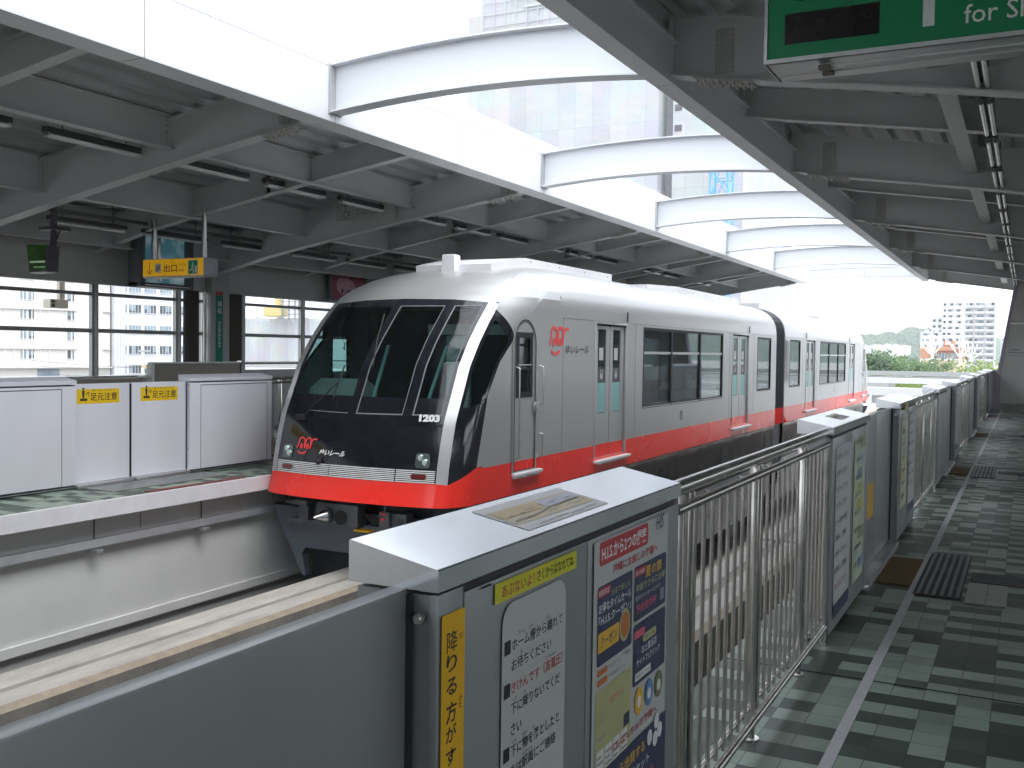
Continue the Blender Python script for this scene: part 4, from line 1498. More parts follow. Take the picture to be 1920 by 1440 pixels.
def canopy(side, d_in, label):
    o = thing('station_canopy', (CX + side * 5.5, 16, 3.0), label, 'station roof')
    X = lambda d: CX + side * d
    S = lambda a, b: sorted((X(a), X(b)))
    d_out = 9.15
    face = 1.93
    # fascia: box girder clad in white panels
    m = MB([white_m(), mat('fascia_soffit', (.62, .63, .64), .45, .1, .05, 1.5)])
    seams = [YA + .4]
    while seams[-1] < YB: seams.append(seams[-1] + 2.81)
    seams = [q for q in [1.0 + 2.81 * k for k in range(-14, 14)] if YA < q < YB]
    cuts = [YA] + seams + [YB]
    for a, b in zip(cuts, cuts[1:]):
        m.cur = 0
        m.box(*S(face, face + .05), a + .006, b - .006, 4.262, 4.862)
        m.box(*S(face + .02, face + .07), a + .004, b - .004, 4.882, 5.10)
        m.cur = 1
        m.box(*S(face + .002, d_in), a + .008, b - .008, 4.25, 4.262)
    m.cur = 1
    m.box(*S(face + .04, face + .06), YA, YB, 4.27, 5.09)
    m.box(*S(d_in - .02, d_in), YA, YB, 4.263, 4.62 if side > 0 else 4.56)
    m.box(*S(d_in - .06, d_in + .05), YA, YB, 4.62, 4.645)
    m.box(*S(d_in - .10, d_in - .08), YA, YB, 4.646, 4.98)
    m.build('fascia', None, o)
    # ribbed roof deck
    m = MB()
    prof = []
    d = face + .03
    k = 0
    while d < d_out + 1.2:
        prof.append((d, zdk(d) + (.0 if k % 4 in (0, 1) else .07)))
        d += (.12, .05, .12, .05)[k % 4]
        k += 1
    n = len(prof)
    vs = [(X(p), YA, z) for p, z in prof] + [(X(p), YB, z) for p, z in prof]
    m.add(vs, [(i, i + 1, n + i + 1, n + i) for i in range(n - 1)])
    vs = [(X(p), YA, z + .12) for p, z in prof[::4]] + [(X(p), YB, z + .12) for p, z in prof[::4]]
    n = len(prof[::4])
    m.add(vs, [(i, i + 1, n + i + 1, n + i) for i in range(n - 1)])
    m.build('roof_deck', deck_m(), o)
    ds = [d_in - .02] + [q for q in (2.6, 3.0, 3.4, 3.8, 4.25, 4.7, 5.2, 5.7, 6.2, 6.75, 7.3, 7.8, 8.4) if q > d_in] + [d_out]

    def rib(y, lo, hi, fl, th, ds, name):
        m = MB()
        for a, b in zip(ds, ds[1:]):
            za, zb = zc(a) + lo, zc(b) + lo
            ta, tb = (zdk(a) - hi, zdk(b) - hi)
            m.add([(X(a), y - .007, za), (X(b), y - .007, zb), (X(b), y - .007, tb), (X(a), y - .007, ta), (X(a), y + .007, za), (X(b), y + .007, zb), (X(b), y + .007, tb), (X(a), y + .007, ta)],
                  [(0, 1, 2, 3), (7, 6, 5, 4)])
            m.add([(X(a), y - fl, za - th), (X(b), y - fl, zb - th), (X(b), y + fl, zb - th), (X(a), y + fl, za - th), (X(a), y - fl, za), (X(b), y - fl, zb), (X(b), y + fl, zb), (X(a), y + fl, za)],
                  [(0, 3, 2, 1), (4, 5, 6, 7), (0, 1, 5, 4), (3, 7, 6, 2)])
            m.add([(X(a), y - fl, ta), (X(b), y - fl, tb), (X(b), y + fl, tb), (X(a), y + fl, ta)], [(0, 1, 2, 3)])
        for q in (ds[0], ds[-1]):
            m.box(*S(q - .006, q + .006), y - fl, y + fl, zc(q) + lo - th, zdk(q) - hi)
        return m.build(name, steel_roof(), o)
    for y in MAIN:
        f = rib(y, 0, .07, .10, .018, ds, 'roof_frame')
        # bolted splice near the girder
        m = MB([mat('splice_grey', (.40, .40, .39), .5, .1, .1, 6), mat('bolt_head', (.52, .50, .46), .45, .5)])
        a, b = d_in + .22, d_in + .78
        if side < 0: a, b = a - .1, b - .1
        za, zb = zc(a) - .019, zc(b) - .019
        m.add([(X(a), y - .12, za), (X(b), y - .12, zb), (X(b), y + .12, zb), (X(a), y + .12, za), (X(a), y - .12, za - .016), (X(b), y - .12, zb - .016), (X(b), y + .12, zb - .016), (X(a), y + .12, za - .016)],
              [(0, 1, 2, 3), (7, 6, 5, 4), (0, 4, 5, 1), (1, 5, 6, 2), (2, 6, 7, 3), (3, 7, 4, 0)])
        m.cur = 1
        for i in range(8):
            q = a + .035 + (b - a - .07) * i / 7
            for dy in (-.085, -.045, .045, .085):
                z = za + (zb - za) * (q - a) / (b - a) - .016
                m.cyl((X(q), y + dy, z), (X(q), y + dy, z - .022), .014, 6); m.cyl((X(q), y + dy, z - .022), (X(q), y + dy, z - .036), .008, 6)
        # web plate with bolt columns
        m.cur = 0
        c = (a + b) / 2
        for s_ in (-1, 1):
            m.box(*S(c - .09, c + .09), *sorted((y + s_ * .008, y + s_ * .016)), zc(c) + .06, zdk(c) - .16)
            m.cur = 1
            for dd in (-.055, .055):
                for i in range(9):
                    z = zc(c) + .09 + (zdk(c) - zc(c) - .30) * i / 8
                    m.cyl((X(c + dd), y + s_ * .016, z), (X(c + dd), y + s_ * .032, z), .012, 6)
            m.cur = 0
        m.build('splice_plate', None, f)
    for y in SEC:
        rib(y, .21, .07, .075, .014, [q for q in ds if q < 5.3] + [5.3], 'roof_rib')
        rib(y, .21, .07, .075, .014, [5.3] + [q for q in ds if q > 5.3], 'roof_rib')
    for d in (4.5, 6.9, 8.7):
        m = MB([steel_roof(), mat('bolt_head', (.52, .50, .46), .45, .5)])
        lo = zc(d) + (.20 if d < 8 else .16)
        hi = zdk(d) - .02
        ys = [-7.4] + MAIN + [YB]
        for a, b in zip(ys, ys[1:]):
            m.cur = 0
            m.box(*S(d - .006, d + .006), a + .01, b - .01, lo, hi)
            m.box(*S(d - .085, d + .085), a + .02, b - .02, lo - .014, lo)
            m.box(*S(d - .07, d + .07), a + .02, b - .02, hi, hi + .012)
            m.cur = 1
            for yy in (a + .07, b - .07):
                for i in range(5):
                    z = lo + .07 + (hi - lo - .12) * i / 4
                    m.cyl((X(d - .006), yy, z), (X(d - .022), yy, z), .012, 6); m.cyl((X(d + .006), yy, z), (X(d + .022), yy, z), .012, 6)
        m.build('purlin', None, o)
    # thin bracing rods and a cable trunk
    m = MB()
    for a, b in zip(MAIN, MAIN[1:]):
        m.cyl((X(7.0), a + .1, zdk(7) - .12), (X(9.0), b - .1, zdk(9) - .12), .011, 6)
        m.cyl((X(9.0), a + .1, zdk(9) - .12), (X(7.0), b - .1, zdk(7) - .12), .011, 6)
    m.build('bracing', steel_roof(), o)
    return o


FAR = canopy(-1, 2.25, 'far station roof over the opposite platform, white fascia and grey arched ribs')
NEAR = canopy(1, 2.13, 'near station roof above the camera, grey underside and curved ribs')

# white arched beams over the tracks
for k, y in enumerate([-1.81, 3.80] + MAIN[2:7]):
    lab = ['white arched beam behind the camera over the tracks', 'white arched beam overhead just before the picture', 'nearest and largest white arched beam over the tracks', 'second white arched beam over the tracks, below the covered tower',
           'third white arched beam over the tracks', 'fourth white arched beam over the tracks, thin and far', 'fifth white arched beam, just before the end beam'][k]
    o = thing('arched_beam', (CX, y, 4.4), lab, 'roof beam', 'white arched beams between the roofs')
    xs = [CX - 1.93 + 3.86 * i / 20 for i in range(21)]
    zb = lambda x: 4.455 - .10 * ((x - CX) / 1.93) ** 2
    zt = lambda x: 4.965 - .095 * ((x - CX) / 1.93) ** 2
    m = MB()
    for a, b in zip(xs, xs[1:]):
        m.add([(a, y - .008, zb(a)), (b, y - .008, zb(b)), (b, y - .008, zt(b)), (a, y - .008, zt(a))], [(0, 1, 2, 3)])
        m.add([(a, y + .008, zb(a)), (b, y + .008, zb(b)), (b, y + .008, zt(b)), (a, y + .008, zt(a))], [(3, 2, 1, 0)])
    m.build('web', white_m(), o, 30)
    for nm, f, th in (('lower_flange', zb, -.016), ('upper_flange', zt, .016)):
        m = MB()
        for a, b in zip(xs, xs[1:]):
            m.add([(a, y - .11, f(a)), (b, y - .11, f(b)), (b, y + .11, f(b)), (a, y + .11, f(a)), (a, y - .11, f(a) + th), (b, y - .11, f(b) + th), (b, y + .11, f(b) + th), (a, y + .11, f(a) + th)],
                  [(0, 1, 2, 3), (7, 6, 5, 4), (0, 4, 5, 1), (3, 2, 6, 7)])
        m.build(nm, white_m(), o, 30)
    m = MB()
    for x in (xs[0] + .012, xs[-1] - .012):
        m.box(x - .012, x + .012, y - .12, y + .12, 4.33, 4.90)
    m.build('end_plate', mat('joint_grey', (.35, .36, .37), .6), o)
y = 37.62
o = thing('arched_beam', (CX, y, 4.4), 'white box beam closing the far end between the roofs, with a dark groove line', 'roof beam')
xs = [CX - 1.93 + 3.86 * i / 20 for i in range(21)]
m = MB([white_m()])
for z0, z1, dy in ((4.455, 4.76, 0), (4.775, 4.94, .0)):
    for a, b in zip(xs, xs[1:]):
        q = lambda x, z: z - .06 * ((x - CX) / 1.93) ** 2
        m.add([(a, y, q(a, z0)), (b, y, q(b, z0)), (b, y, q(b, z1)), (a, y, q(a, z1)), (a, y + .3, q(a, z0)), (b, y + .3, q(b, z0)), (b, y + .3, q(b, z1)), (a, y + .3, q(a, z1))],
              [(0, 1, 2, 3), (7, 6, 5, 4), (0, 4, 5, 1), (3, 2, 6, 7)])
m.build('web', None, o, 30)
m = MB([mat('joint_grey', (.35, .36, .37), .6)])
for a, b in zip(xs, xs[1:]):
    m.box(a, b, y + .02, y + .28, 4.70, 4.77)
m.box(-5.26, -5.245, y - .002, y + .1, 4.46, 4.75)
m.build('groove', None, o)

# ================================================================== SIDE WALLS
def side_wall(xw, sgn, label, cut_end):
    """window wall along the outer side of a platform; sgn=+1 faces +X"""
    o = thing('station_wall', (xw, 15, 0), label, 'station wall')
    B = lambda a, b: sorted((xw - sgn * a, xw - sgn * b))
    hd = mat('wall_header_panel', (.52, .51, .49), .6, 0, .05, 1.5)
    frm = mat('window_frame_grey', (.30, .30, .29), .45, .4, .06, 4)
    frl = mat('window_frame_light', (.60, .62, .60), .4, .3, .04, 4)
    m = MB([hd]); m.box(*B(.0, .18), YA, cut_end, 2.72, 4.0)
    m.build('header', None, o)
    m = MB([conc()]); m.box(*B(.0, .2), YA, cut_end, 0, 1.08)
    m.build('parapet', None, o)
    m = MB([frl]); m.bbox(*B(-.03, .22), YA, cut_end, 1.08, 1.11, .006); m.box(*B(-.012, .12), YA, cut_end, 2.70, 2.72)
    m.build('window_sill', None, o)
    m = MB([frm]); m.box(*B(.03, .09), YA, cut_end, 1.86, 1.93); m.box(*B(.03, .09), YA, cut_end, 2.50, 2.56)
    m.build('transom', None, o)
    for y in MAIN:
        if y > cut_end: continue
        m = MB([mat('column_grey', (.38, .38, .37), .55, 0, .05, 2)]); m.box(*B(-.16, .2), y - .22, y + .28, 0, 3.1)
        m.build('column', None, o)
        for a, b in ((y - .78, y - .40), (y + .28, y + .80)):
            m = MB([ribbrown()])
            n = 9
            for i in range(n):
                p = a + (b - a) * i / n
                m.prism([(xw - sgn * .02, p), (xw + sgn * .03, p + (b - a) / n * .25), (xw + sgn * .03, p + (b - a) / n * .75), (xw - sgn * .02, p + (b - a) / n)], 'z', 1.1, 2.72)
            m.build('ribbed_panel', None, o)
        m = MB([stain()]); m.cyl((xw + sgn * .06, y - .31, .4), (xw + sgn * .06, y - .31, 2.72), .045, 14)
        m.build('downpipe', None, o, 40)
        for yy in (y + .84, y + 2.76, y + 4.68):
            if yy > cut_end - .2: continue
            m = MB([frl, frm]); m.box(*B(.0, .06), yy, yy + .07, 1.11, 2.70); m.cur = 1; m.box(*B(.0, .08), yy - .05, yy - .003, 1.11, 2.70); m.box(*B(.0, .08), yy + .073, yy + .085, 1.11, 2.70)
            m.build('mullion', None, o)
    return o


LW = side_wall(-14.4, 1, 'far platform wall with wide windows, brown ribbed panels and grey header', 42)
NW = side_wall(3.9, -1, 'near platform wall with wide windows, unseen on the right and added for the light', 35)  # unseen near wall, added to shape the light under the roof
# station name strip on the column
o = thing('station_name_strip', (-14.235, 15.03, 1.3), 'tall narrow green station name strip with red top on the grey column', 'sign')
m = MB([mat('name_green', (.0, .20, .11), .45), mat('name_red', (.45, .05, .06), .5), whiteink()])
fx = -14.235
m.box(-14.24, fx, 14.93, 15.13, 1.15, 2.66)
m.cur = 1; m.box(-14.24, fx, 14.93, 15.13, 2.662, 2.73)
m.cur = 2
for ch, z in (('旭', 2.44), ('橋', 2.30)):
    m.text(ch, (fx + .002, 14.97, z), Y_, Z_, .12, .11, .01)
vs, fs = text_geo('Asahibashi', .01)
m.add([Vector((fx + .002, 15.0 + v[1] * .075, 2.16 - v[0] * .52)) for v in vs], fs)
m.build('name_panel', None, o)

# end wall of the near platform, its free edge leaning
o = thing('end_wall', (1.5, 35.3, 0), 'grey end wall with a slanting edge closing the near platform', 'wall')
wm = mat('end_wall_panel', (.46, .46, .43), .7, 0, .06, 1.2, .05, 20)
edge = lambda z: -.80 if z < 1.25 else -.80 + (z - 1.25) * .148
zs_ = [(.0, .19), (.20, 1.84), (1.85, 2.72), (2.73, 3.58), (3.59, 4.6)]
m = MB([mat('end_wall_base', (.26, .26, .23), .75, 0, .1, 4)])
m.box(-.78, 3.9, 35.21, 35.5, .0, .19)
m.build('skirting', None, o)
for a, b in zs_[1:]:
    m = MB([wm])
    e0, e1 = edge(a) + .06, edge(b) + .06
    zz_ = [a, b] if not a < 1.25 < b else [a, 1.25, b]
    pts = [(edge(z) + .06, z) for z in zz_] + [(3.9, b), (3.9, a)]
    m.prism(pts, 'y', 35.23, 35.5)
    m.build('panel', None, o)
m = MB([mat('mauve_trim', (.36, .30, .38), .5)])
m.prism([(edge(1.25) - .03, 1.25), (edge(1.25) + .055, 1.25), (edge(4.6) + .055, 4.6), (edge(4.6) - .03, 4.6)], 'y', 35.20, 35.52)
m.prism([(-1.2, 0), (-.745, 0), (-.745, 1.248), (-1.2, 1.248)], 'y', 35.20, 35.52)
m.build('edge_trim', None, o)
o = thing('wall_notice', (-.3, 35.22, 1.8), 'small white notice on the grey end wall', 'sign')
m = MB([paper()]); m.box(-.60, .16, 35.21, 35.228, 1.63, 1.97)
m.use(ink())
for k, (t, w) in enumerate((('この先の通路は', .32), ('関係者以外立入禁止', .60), ('ください', .30))):
    m.text(t, (-.56, 35.209, 1.87 - .095 * k), X_, Z_, w, .058, .01)
m.use(mat('print_grey', (.25, .26, .28), .5)); m.text('注意', (-.50, 35.209, 1.42), X_, Z_, .01, .01)
m.build('notice_panel', None, o)

# stair wall on the far platform
o = thing('stair_wall', (-12.45, 13, 0), 'low taupe stair wall with a pale rounded end and top rail on the far platform', 'wall')
m = MB([taupe()]); m.prism([(11.68, 0), (13.62, 0), (13.62, 1.35), (11.68, 1.35)], 'x', -12.5, -12.42)
m.build('side_panel', None, o)
m = MB([alu()]); m.bbox(-12.52, -12.40, 11.66, 13.63, 1.35, 1.385, .008)
m.build('coping', None, o)
m = MB([mat('rounded_post_white', (.62, .63, .60), .4)])
pts = [(11.50, 1.16)] + [(11.60 - .09 * math.cos(R(90 * i / 6)) + .02, 1.20 + .17 * math.sin(R(90 * i / 6))) for i in range(7)] + [(11.66, 1.37), (11.66, 0), (11.50, 0)]
m.prism([(11.60, 0), (11.66, 0), (11.66, 1.385), (11.62, 1.38), (11.59, 1.34), (11.585, 1.22), (11.57, 1.19), (11.40, 1.165), (11.40, 1.145), (11.60, 1.14)], 'x', -12.51, -12.41)
m.build('rounded_end', None, o)
m = MB([mat('stair_panel_grey', (.36, .36, .37), .5)]); m.box(-12.5, -12.44, 13.75, 15.6, .2, 1.24)
m.build('glazed_panel', None, o)
m = MB([stain()]); m.tube([(-12.44, 13.70, 1.36), (-12.44, 16.0, 1.36)], .025, 10); m.cyl((-12.44, 13.72, 0), (-12.44, 13.72, 1.36), .03, 10); m.box(-12.5, -12.40, 13.64, 13.70, .0, 1.40)
m.build('stair_rail', None, o, 40)
o = MB([taupe()]).box(-12.62, -12.40, 9.9, 11.39, 0, 1.14).build('stair_parapet')
tag(o, 'low grey parapet left of the taupe stair wall on the far platform', 'wall')

# ================================================================== SIGNS AND HANGING THINGS
# green platform sign over the camera's platform
o = thing('platform_sign', (-.3, 5.2, 3.1), 'large green hanging platform sign reading for Sh, with a dark display', 'sign')
Y0 = 5.04
m = MB([alu(), green_m()])
m.box(-1.20, 1.6, Y0 + .004, Y0 + .36, 3.085, 3.10)
m.box(-1.20, 1.6, Y0 + .35, Y0 + .36, 3.10, 3.72); m.box(-1.20, -1.19, Y0, Y0 + .36, 3.10, 3.72); m.box(-1.20, 1.6, Y0, Y0 + .36, 3.72, 3.735)
m.box(-1.20, 1.6, Y0 - .004, Y0 + .02, 3.085, 3.106)
m.box(-1.206, -1.19, Y0 - .006, Y0 + .36, 3.085, 3.73)
m.cur = 0
for dy in (.13, .24):
    m.box(-1.19, 1.6, Y0 + dy, Y0 + dy + .006, 3.079, 3.0848)
m.build('case', None, o)
m = MB([green_m()]); m.box(-1.188, 1.6, Y0 + .0, Y0 + .015, 3.106, 3.72)
m.build('face', None, o)
m = MB([whiteink(), mat('display_dark', (.018, .012, .014), .25)])
m.cur = 1; m.box(-1.105, -.665, Y0 - .002, Y0 - .0005, 3.17, 3.318)
m.prism([(-1.02, 3.40), (-1.02, 3.372), (-1.10, 3.39)], 'y', Y0 - .002, Y0 - .0005); m.box(-1.10, -.8, Y0 - .002, Y0 - .0005, 3.40, 3.5)
m.cur = 0; m.box(-.475, -.425, Y0 - .002, Y0 - .0005, 3.175, 3.60)
m.text('for Shuri', (-.30, Y0 - .002, 3.165), X_, Z_, .405, .086, .004)
m.text('首里方面', (-.30, Y0 - .002, 3.268), X_, Z_, .58, .13, .004)
m.text('1', (-.62, Y0 - .002, 3.45), X_, Z_, .08, .2, .01)
m.build('lettering', None, o)
for x in (-.93, .35):
    for dy in (.10, .21):
        m = MB([mat('bolt_brown', (.16, .14, .12), .6)])
        m.bbox(x - .03, x + .03, Y0 + dy - .022, Y0 + dy + .022, 3.055, 3.078, .01)
        m.build('clamp', None, o)
    m = MB([stain()]); m.cyl((x, Y0 + .16, 3.735), (x, Y0 + .16, zdk(4.5) - .1), .02, 10)
    m.build('hanger_rod', None, o, 40)
# exit sign
o = thing('exit_sign', (-12.45, 12.2, 2.78), 'yellow hanging exit sign with arrow and green running man', 'sign')
m = MB([mat('sign_case_grey', (.40, .39, .42), .5)]); m.bbox(-13.16, -11.80, 12.105, 12.42, 2.78, 3.08, .008)
m.build('case', None, o)
m = MB([glow('exit_amber', (.80, .42, .012), .10)]); m.box(-13.15, -11.81, 12.10, 12.105, 2.795, 3.07)
m.build('face', None, o)
yf = 12.0985
m = MB([ink(), whiteink(), mat('exit_green', (.0, .35, .10), .4)])
m.stroke([(0, .20), (0, 0)], (-13.0, yf, 2.83), X_, Z_, .012); m.stroke([(-.055, .06), (0, 0), (.055, .06)], (-13.0, yf - .0004, 2.83), X_, Z_, .014)
m.cur = 1; m.rect((-12.87, yf, 2.855), X_, Z_, .13, .145); m.rrect((-12.14, yf, 2.81), X_, Z_, .22, .235, .012)
m.cur = 0
yf2 = yf - .0006
m.stroke([(.0, .0), (.10, .06)], (-12.86, yf2, 2.87), X_, Z_, .016); m.rect((-12.835, yf2, 2.91), X_, Z_, .022, .06); m.rect((-12.795, yf2, 2.93), X_, Z_, .022, .06)
m.text('出口', (-12.68, yf, 2.86), X_, Z_, .30, .125, .01)
m.text('でぐち', (-12.34, yf, 2.945), X_, Z_, .15, .045); m.text('Exit', (-12.34, yf, 2.865), X_, Z_, .11, .045)
m.cur = 2; m.rrect((-12.127, yf2, 2.823), X_, Z_, .194, .209, .006)
m.cur = 1
y3 = yf2 - .0006
m.ball((-12.035, y3, 2.995), .018, .0004, .018, 10, 6)
m.stroke([(0, .0), (-.015, -.06), (.02, -.09), (.0, -.14)], (-12.03, y3, 2.975), X_, Z_, .026); m.stroke([(-.015, -.06), (-.04, -.09), (-.075, -.10)], (-12.03, y3 - .0004, 2.97), X_, Z_, .022)
m.stroke([(.045, -.045), (.0, -.01), (-.045, -.03)], (-12.03, y3 - .0008, 2.975), X_, Z_, .016)
m.rect((-11.985, y3, 2.835), X_, Z_, .045, .11)
m.build('lettering', None, o)
for px_, pz_ in ((-11.89, 3.86), (-13.0, 3.75)):
    m = MB([stain()]); m.cyl((px_, 12.2, 3.08), (px_, 12.2, pz_), .045, 14)
    m.build('pole', None, o, 40)
m = MB([whiteink()]); m.box(-13.14, -11.82, 12.11, 12.16, 2.765, 2.779)
m.build('light_strip', None, o)
# green monitor
o = thing('platform_monitor', (-12.3, 9.6, 2.65), 'dark hanging monitor with a glowing green picture', 'monitor')
m = MB([mat('monitor_case', (.05, .045, .055), .5)])
bx = [(-12.60, 9.5, 3.05), (-12.17, 9.5, 3.03), (-12.19, 9.5, 2.66), (-12.55, 9.5, 2.66)]
bk = [(-12.52, 9.70, 3.03), (-12.17, 9.70, 3.02), (-12.20, 9.70, 2.67), (-12.50, 9.70, 2.67)]
m.add(bx + bk, [(3, 2, 1, 0), (4, 5, 6, 7), (0, 1, 5, 4), (1, 2, 6, 5), (2, 3, 7, 6), (3, 0, 4, 7)])
m.build('case', None, o)


def screen_mat(name, c1, c2, strength, scale):
    mm = mat(name, c1, .2)
    nt = mm.node_tree
    b = nt.nodes['Principled BSDF']
    tc = nt.nodes.new('ShaderNodeTexCoord')
    v = nt.nodes.new('ShaderNodeTexNoise'); v.inputs['Scale'].default_value = scale; v.inputs['Detail'].default_value = 3
    rp = nt.nodes.new('ShaderNodeValToRGB')
    rp.color_ramp.elements[0].position = .42; rp.color_ramp.elements[0].color = (*c1, 1)
    rp.color_ramp.elements[1].position = .66; rp.color_ramp.elements[1].color = (*c2, 1)
    nt.links.new(tc.outputs['Object'], v.inputs['Vector']); nt.links.new(v.outputs['Fac'], rp.inputs[0])
    nt.links.new(rp.outputs[0], b.inputs['Emission Color'])
    b.inputs['Emission Strength'].default_value = strength
    return mm


m = MB([screen_mat('screen_green', (.006, .03, .004), (.07, .22, .02), .05, 9)])
m.add([(-12.58, 9.495, 3.03), (-12.20, 9.495, 3.03), (-12.20, 9.495, 2.68), (-12.53, 9.495, 2.68)], [(3, 2, 1, 0)])
m.use(glow('screen_pale_green', (.35, .55, .32), .08)); m.rect((-12.53, 9.494, 2.785), X_, Z_, .32, .03); m.rect((-12.45, 9.494, 2.72), X_, Z_, .24, .012)
m.build('screen', None, o)
m = MB([mat('monitor_case', (.05, .045, .055), .5)]); m.cyl((-12.3, 9.7, 3.02), (-12.28, 9.7, 3.6), .045, 10); m.bbox(-12.42, -12.12, 9.55, 9.85, 3.25, 3.30, .01)
m.tube([(-12.2, 9.6, 3.04), (-12.1, 9.6, 3.12), (-12.05, 9.62, 3.26)], .012, 6)
m.build('bracket', None, o)
m = MB([whiteink()]); m.box(-12.53, -12.21, 9.5, 9.66, 2.645, 2.659)
m.build('light_strip', None, o)
# barrier-free sign on the frame
o = thing('wheelchair_sign', (-10.7, 14.95, 4.0), 'pale grey wheelchair priority sign hung under the far roof frame', 'sign')
m = MB([mat('sign_plate_grey', (.44, .45, .43), .55)]); m.box(-11.30, -10.02, 14.90, 14.92, 3.96, 4.26)
m.build('plate', None, o)
m = MB([ink()])
yf = 14.898
c = (-11.10, yf, 4.10)
m.stroke([(.0, .10), (.0, .03), (.06, .03), (.085, -.05), (.11, -.045)], c, X_, Z_, .014)
m.stroke([(.055 * math.cos(R(a)) + .02, -.03 + .055 * math.sin(R(a))) for a in range(110, 380, 20)], (c[0], yf - .0005, c[2]), X_, Z_, .012)
m.add([(c[0] + .016 * math.cos(t * .7854), yf - .001, c[2] + .125 + .016 * math.sin(t * .7854)) for t in range(8)], [tuple(range(8))])
m.stroke([(-.085, -.11), (.17, -.11), (.17, .15), (-.085, .15)], (c[0], yf - .001, c[2]), X_, Z_, .006, True)
m.text('車いすのお客様は', (-10.86, yf, 4.13), X_, Z_, .36, .05); m.text('この付近でお待ちください', (-10.86, yf, 4.05), X_, Z_, .72, .055)
m.build('lettering', None, o)
# display case on the header wall, its teal reflection painted as a glow
o = thing('wall_display', (-13.8, 13.2, 2.7), 'dark framed display with a painted teal reflection, hanging on the header wall behind the exit sign', 'display')
m = MB([mat('display_frame', (.09, .09, .095), .5)])
m.bbox(-14.0, -13.72, 12.55, 12.68, 2.68, 3.66, .01); m.bbox(-14.0, -13.72, 13.72, 13.82, 2.68, 3.60, .01); m.bbox(-14.0, -13.76, 12.55, 13.82, 2.68, 2.76, .01); m.box(-14.0, -13.9, 12.6, 13.8, 2.7, 3.6)
m.build('case', None, o)
m = MB([screen_mat('teal_reflection', (.05, .16, .2), (.5, .6, .62), .12, 2.2)]); m.box(-13.9, -13.86, 12.68, 13.72, 2.76, 3.58)
m.build('screen', None, o)
m = MB([stain()]); m.cyl((-13.74, 13.0, 2.8), (-13.74, 13.0, 3.7), .04, 10); m.box(-13.78, -13.72, 12.6, 13.75, 2.705, 2.72)
m.build('bracket', None, o)
# pink banner
o = thing('advert_banner', (-14.2, 19.2, 2.7), 'pink and red advertising panel on the header wall above the train nose', 'advertisement')
m = MB([mat('banner_red', (.34, .05, .08), .5, 0, .25, 3), mat('banner_pink', (.62, .30, .36), .5, 0, .3, 5), ink(), mat('banner_frame', (.12, .12, .12), .5)])
m.cur = 3; m.box(-14.26, -14.2, 18.5, 19.95, 2.75, 3.75)
m.cur = 0; m.box(-14.2, -14.195, 18.6, 19.86, 2.8, 3.7)
m.cur = 1; m.ball((-14.193, 19.1, 3.08), .003, .36, .20, 14, 8); m.ball((-14.193, 19.35, 3.55), .003, .25, .10, 14, 8); m.ball((-14.190, 18.95, 3.12), .003, .22, .16, 14, 8)
m.cur = 2; m.ball((-14.186, 18.95, 2.98), .002, .04, .06, 8, 6); m.ball((-14.186, 19.2, 2.96), .002, .04, .06, 8, 6)
m.build('panel', None, o)

# fluorescent battens
tube_m = lambda: glow('tube_glass', (.72, .73, .72), .0)


def tube_light(x, y, z, label, group, twin=True):
    o = thing('tube_light', (x, y, z), label, 'ceiling lamp', group)
    m = MB([mat('lamp_housing', (.07, .07, .072), .5)])
    m.prism([(x - .04, z + .10), (x + .04, z + .10), (x + .05, z + .035), (x - .05, z + .035)], 'y', y, y + 1.46)
    m.build('housing', None, o)
    m = MB([mat('tube_glass', (.86, .87, .86), .2), alu()])
    for dx in ((-.035, .035) if twin else (0,)):
        m.cur = 0; m.cyl((x + dx, y + .05, z), (x + dx, y + 1.41, z), .021, 10)
        m.cur = 1; m.cyl((x + dx, y + .02, z), (x + dx, y + .05, z), .021, 10); m.cyl((x + dx, y + 1.41, z), (x + dx, y + 1.44, z), .021, 10)
        m.box(x + dx - .012, x + dx + .012, y + .02, y + .045, z, z + .04); m.box(x + dx - .012, x + dx + .012, y + 1.415, y + 1.44, z, z + .04)
    m.build('tube', None, o, 40)
    for yy in (y + .25, y + 1.2):
        m = MB([dark_steel()]); m.cyl((x, yy, z + .10), (x, yy, min(zdk(abs(x - CX)) - .02, z + .75)), .006, 6)
        m.build('hanger_rod', None, o)
    return o


lampY = [4.25, 6.1, 8.0, 9.98, 11.8, 13.66, 15.6, 17.45, 19.3, 21.2, 23.0, 24.9, 26.8, 28.6, 30.5, 32.3, 34.2]
for row, (x, z, lab, grp, twin) in enumerate(((-10.3, 4.1, 'twin tube lamp under the far roof, {}', 'lamps under the far roof', True),
                                           (-13.2, 3.50, 'lower tube lamp along the far header wall, {}', 'lamps along the far header wall', False),
                                           (-.40, 3.93, 'glossy twin tube lamp under the near roof, {}', 'lamps under the near roof', True))):
    near = ['at the picture edge', 'next to the edge'] + ['%s from the near end' % q for q in ('third', 'fourth', 'fifth', 'sixth', 'seventh', 'eighth', 'ninth', 'tenth', 'eleventh', 'twelfth', 'thirteenth', 'fourteenth', 'fifteenth', 'sixteenth', 'seventeenth')]
    for k, y in enumerate(lampY):
        if row == 1: y += .40 - .06
        tube_light(x, y, z, lab.format(near[k]), grp, twin)
    # trunking carrying the row
    o = MB([mat('trunk_grey', (.12, .12, .125), .5)]).box(x - .04, x + .04, 3.5, 36, z + .16, z + .21).build('wiring_duct')
    tag(o, ('long dark wiring duct above the twin lamps of the far roof', 'long dark wiring duct along the far header wall lamps', 'long dark wiring duct above the near roof lamps')[row], 'wiring duct')


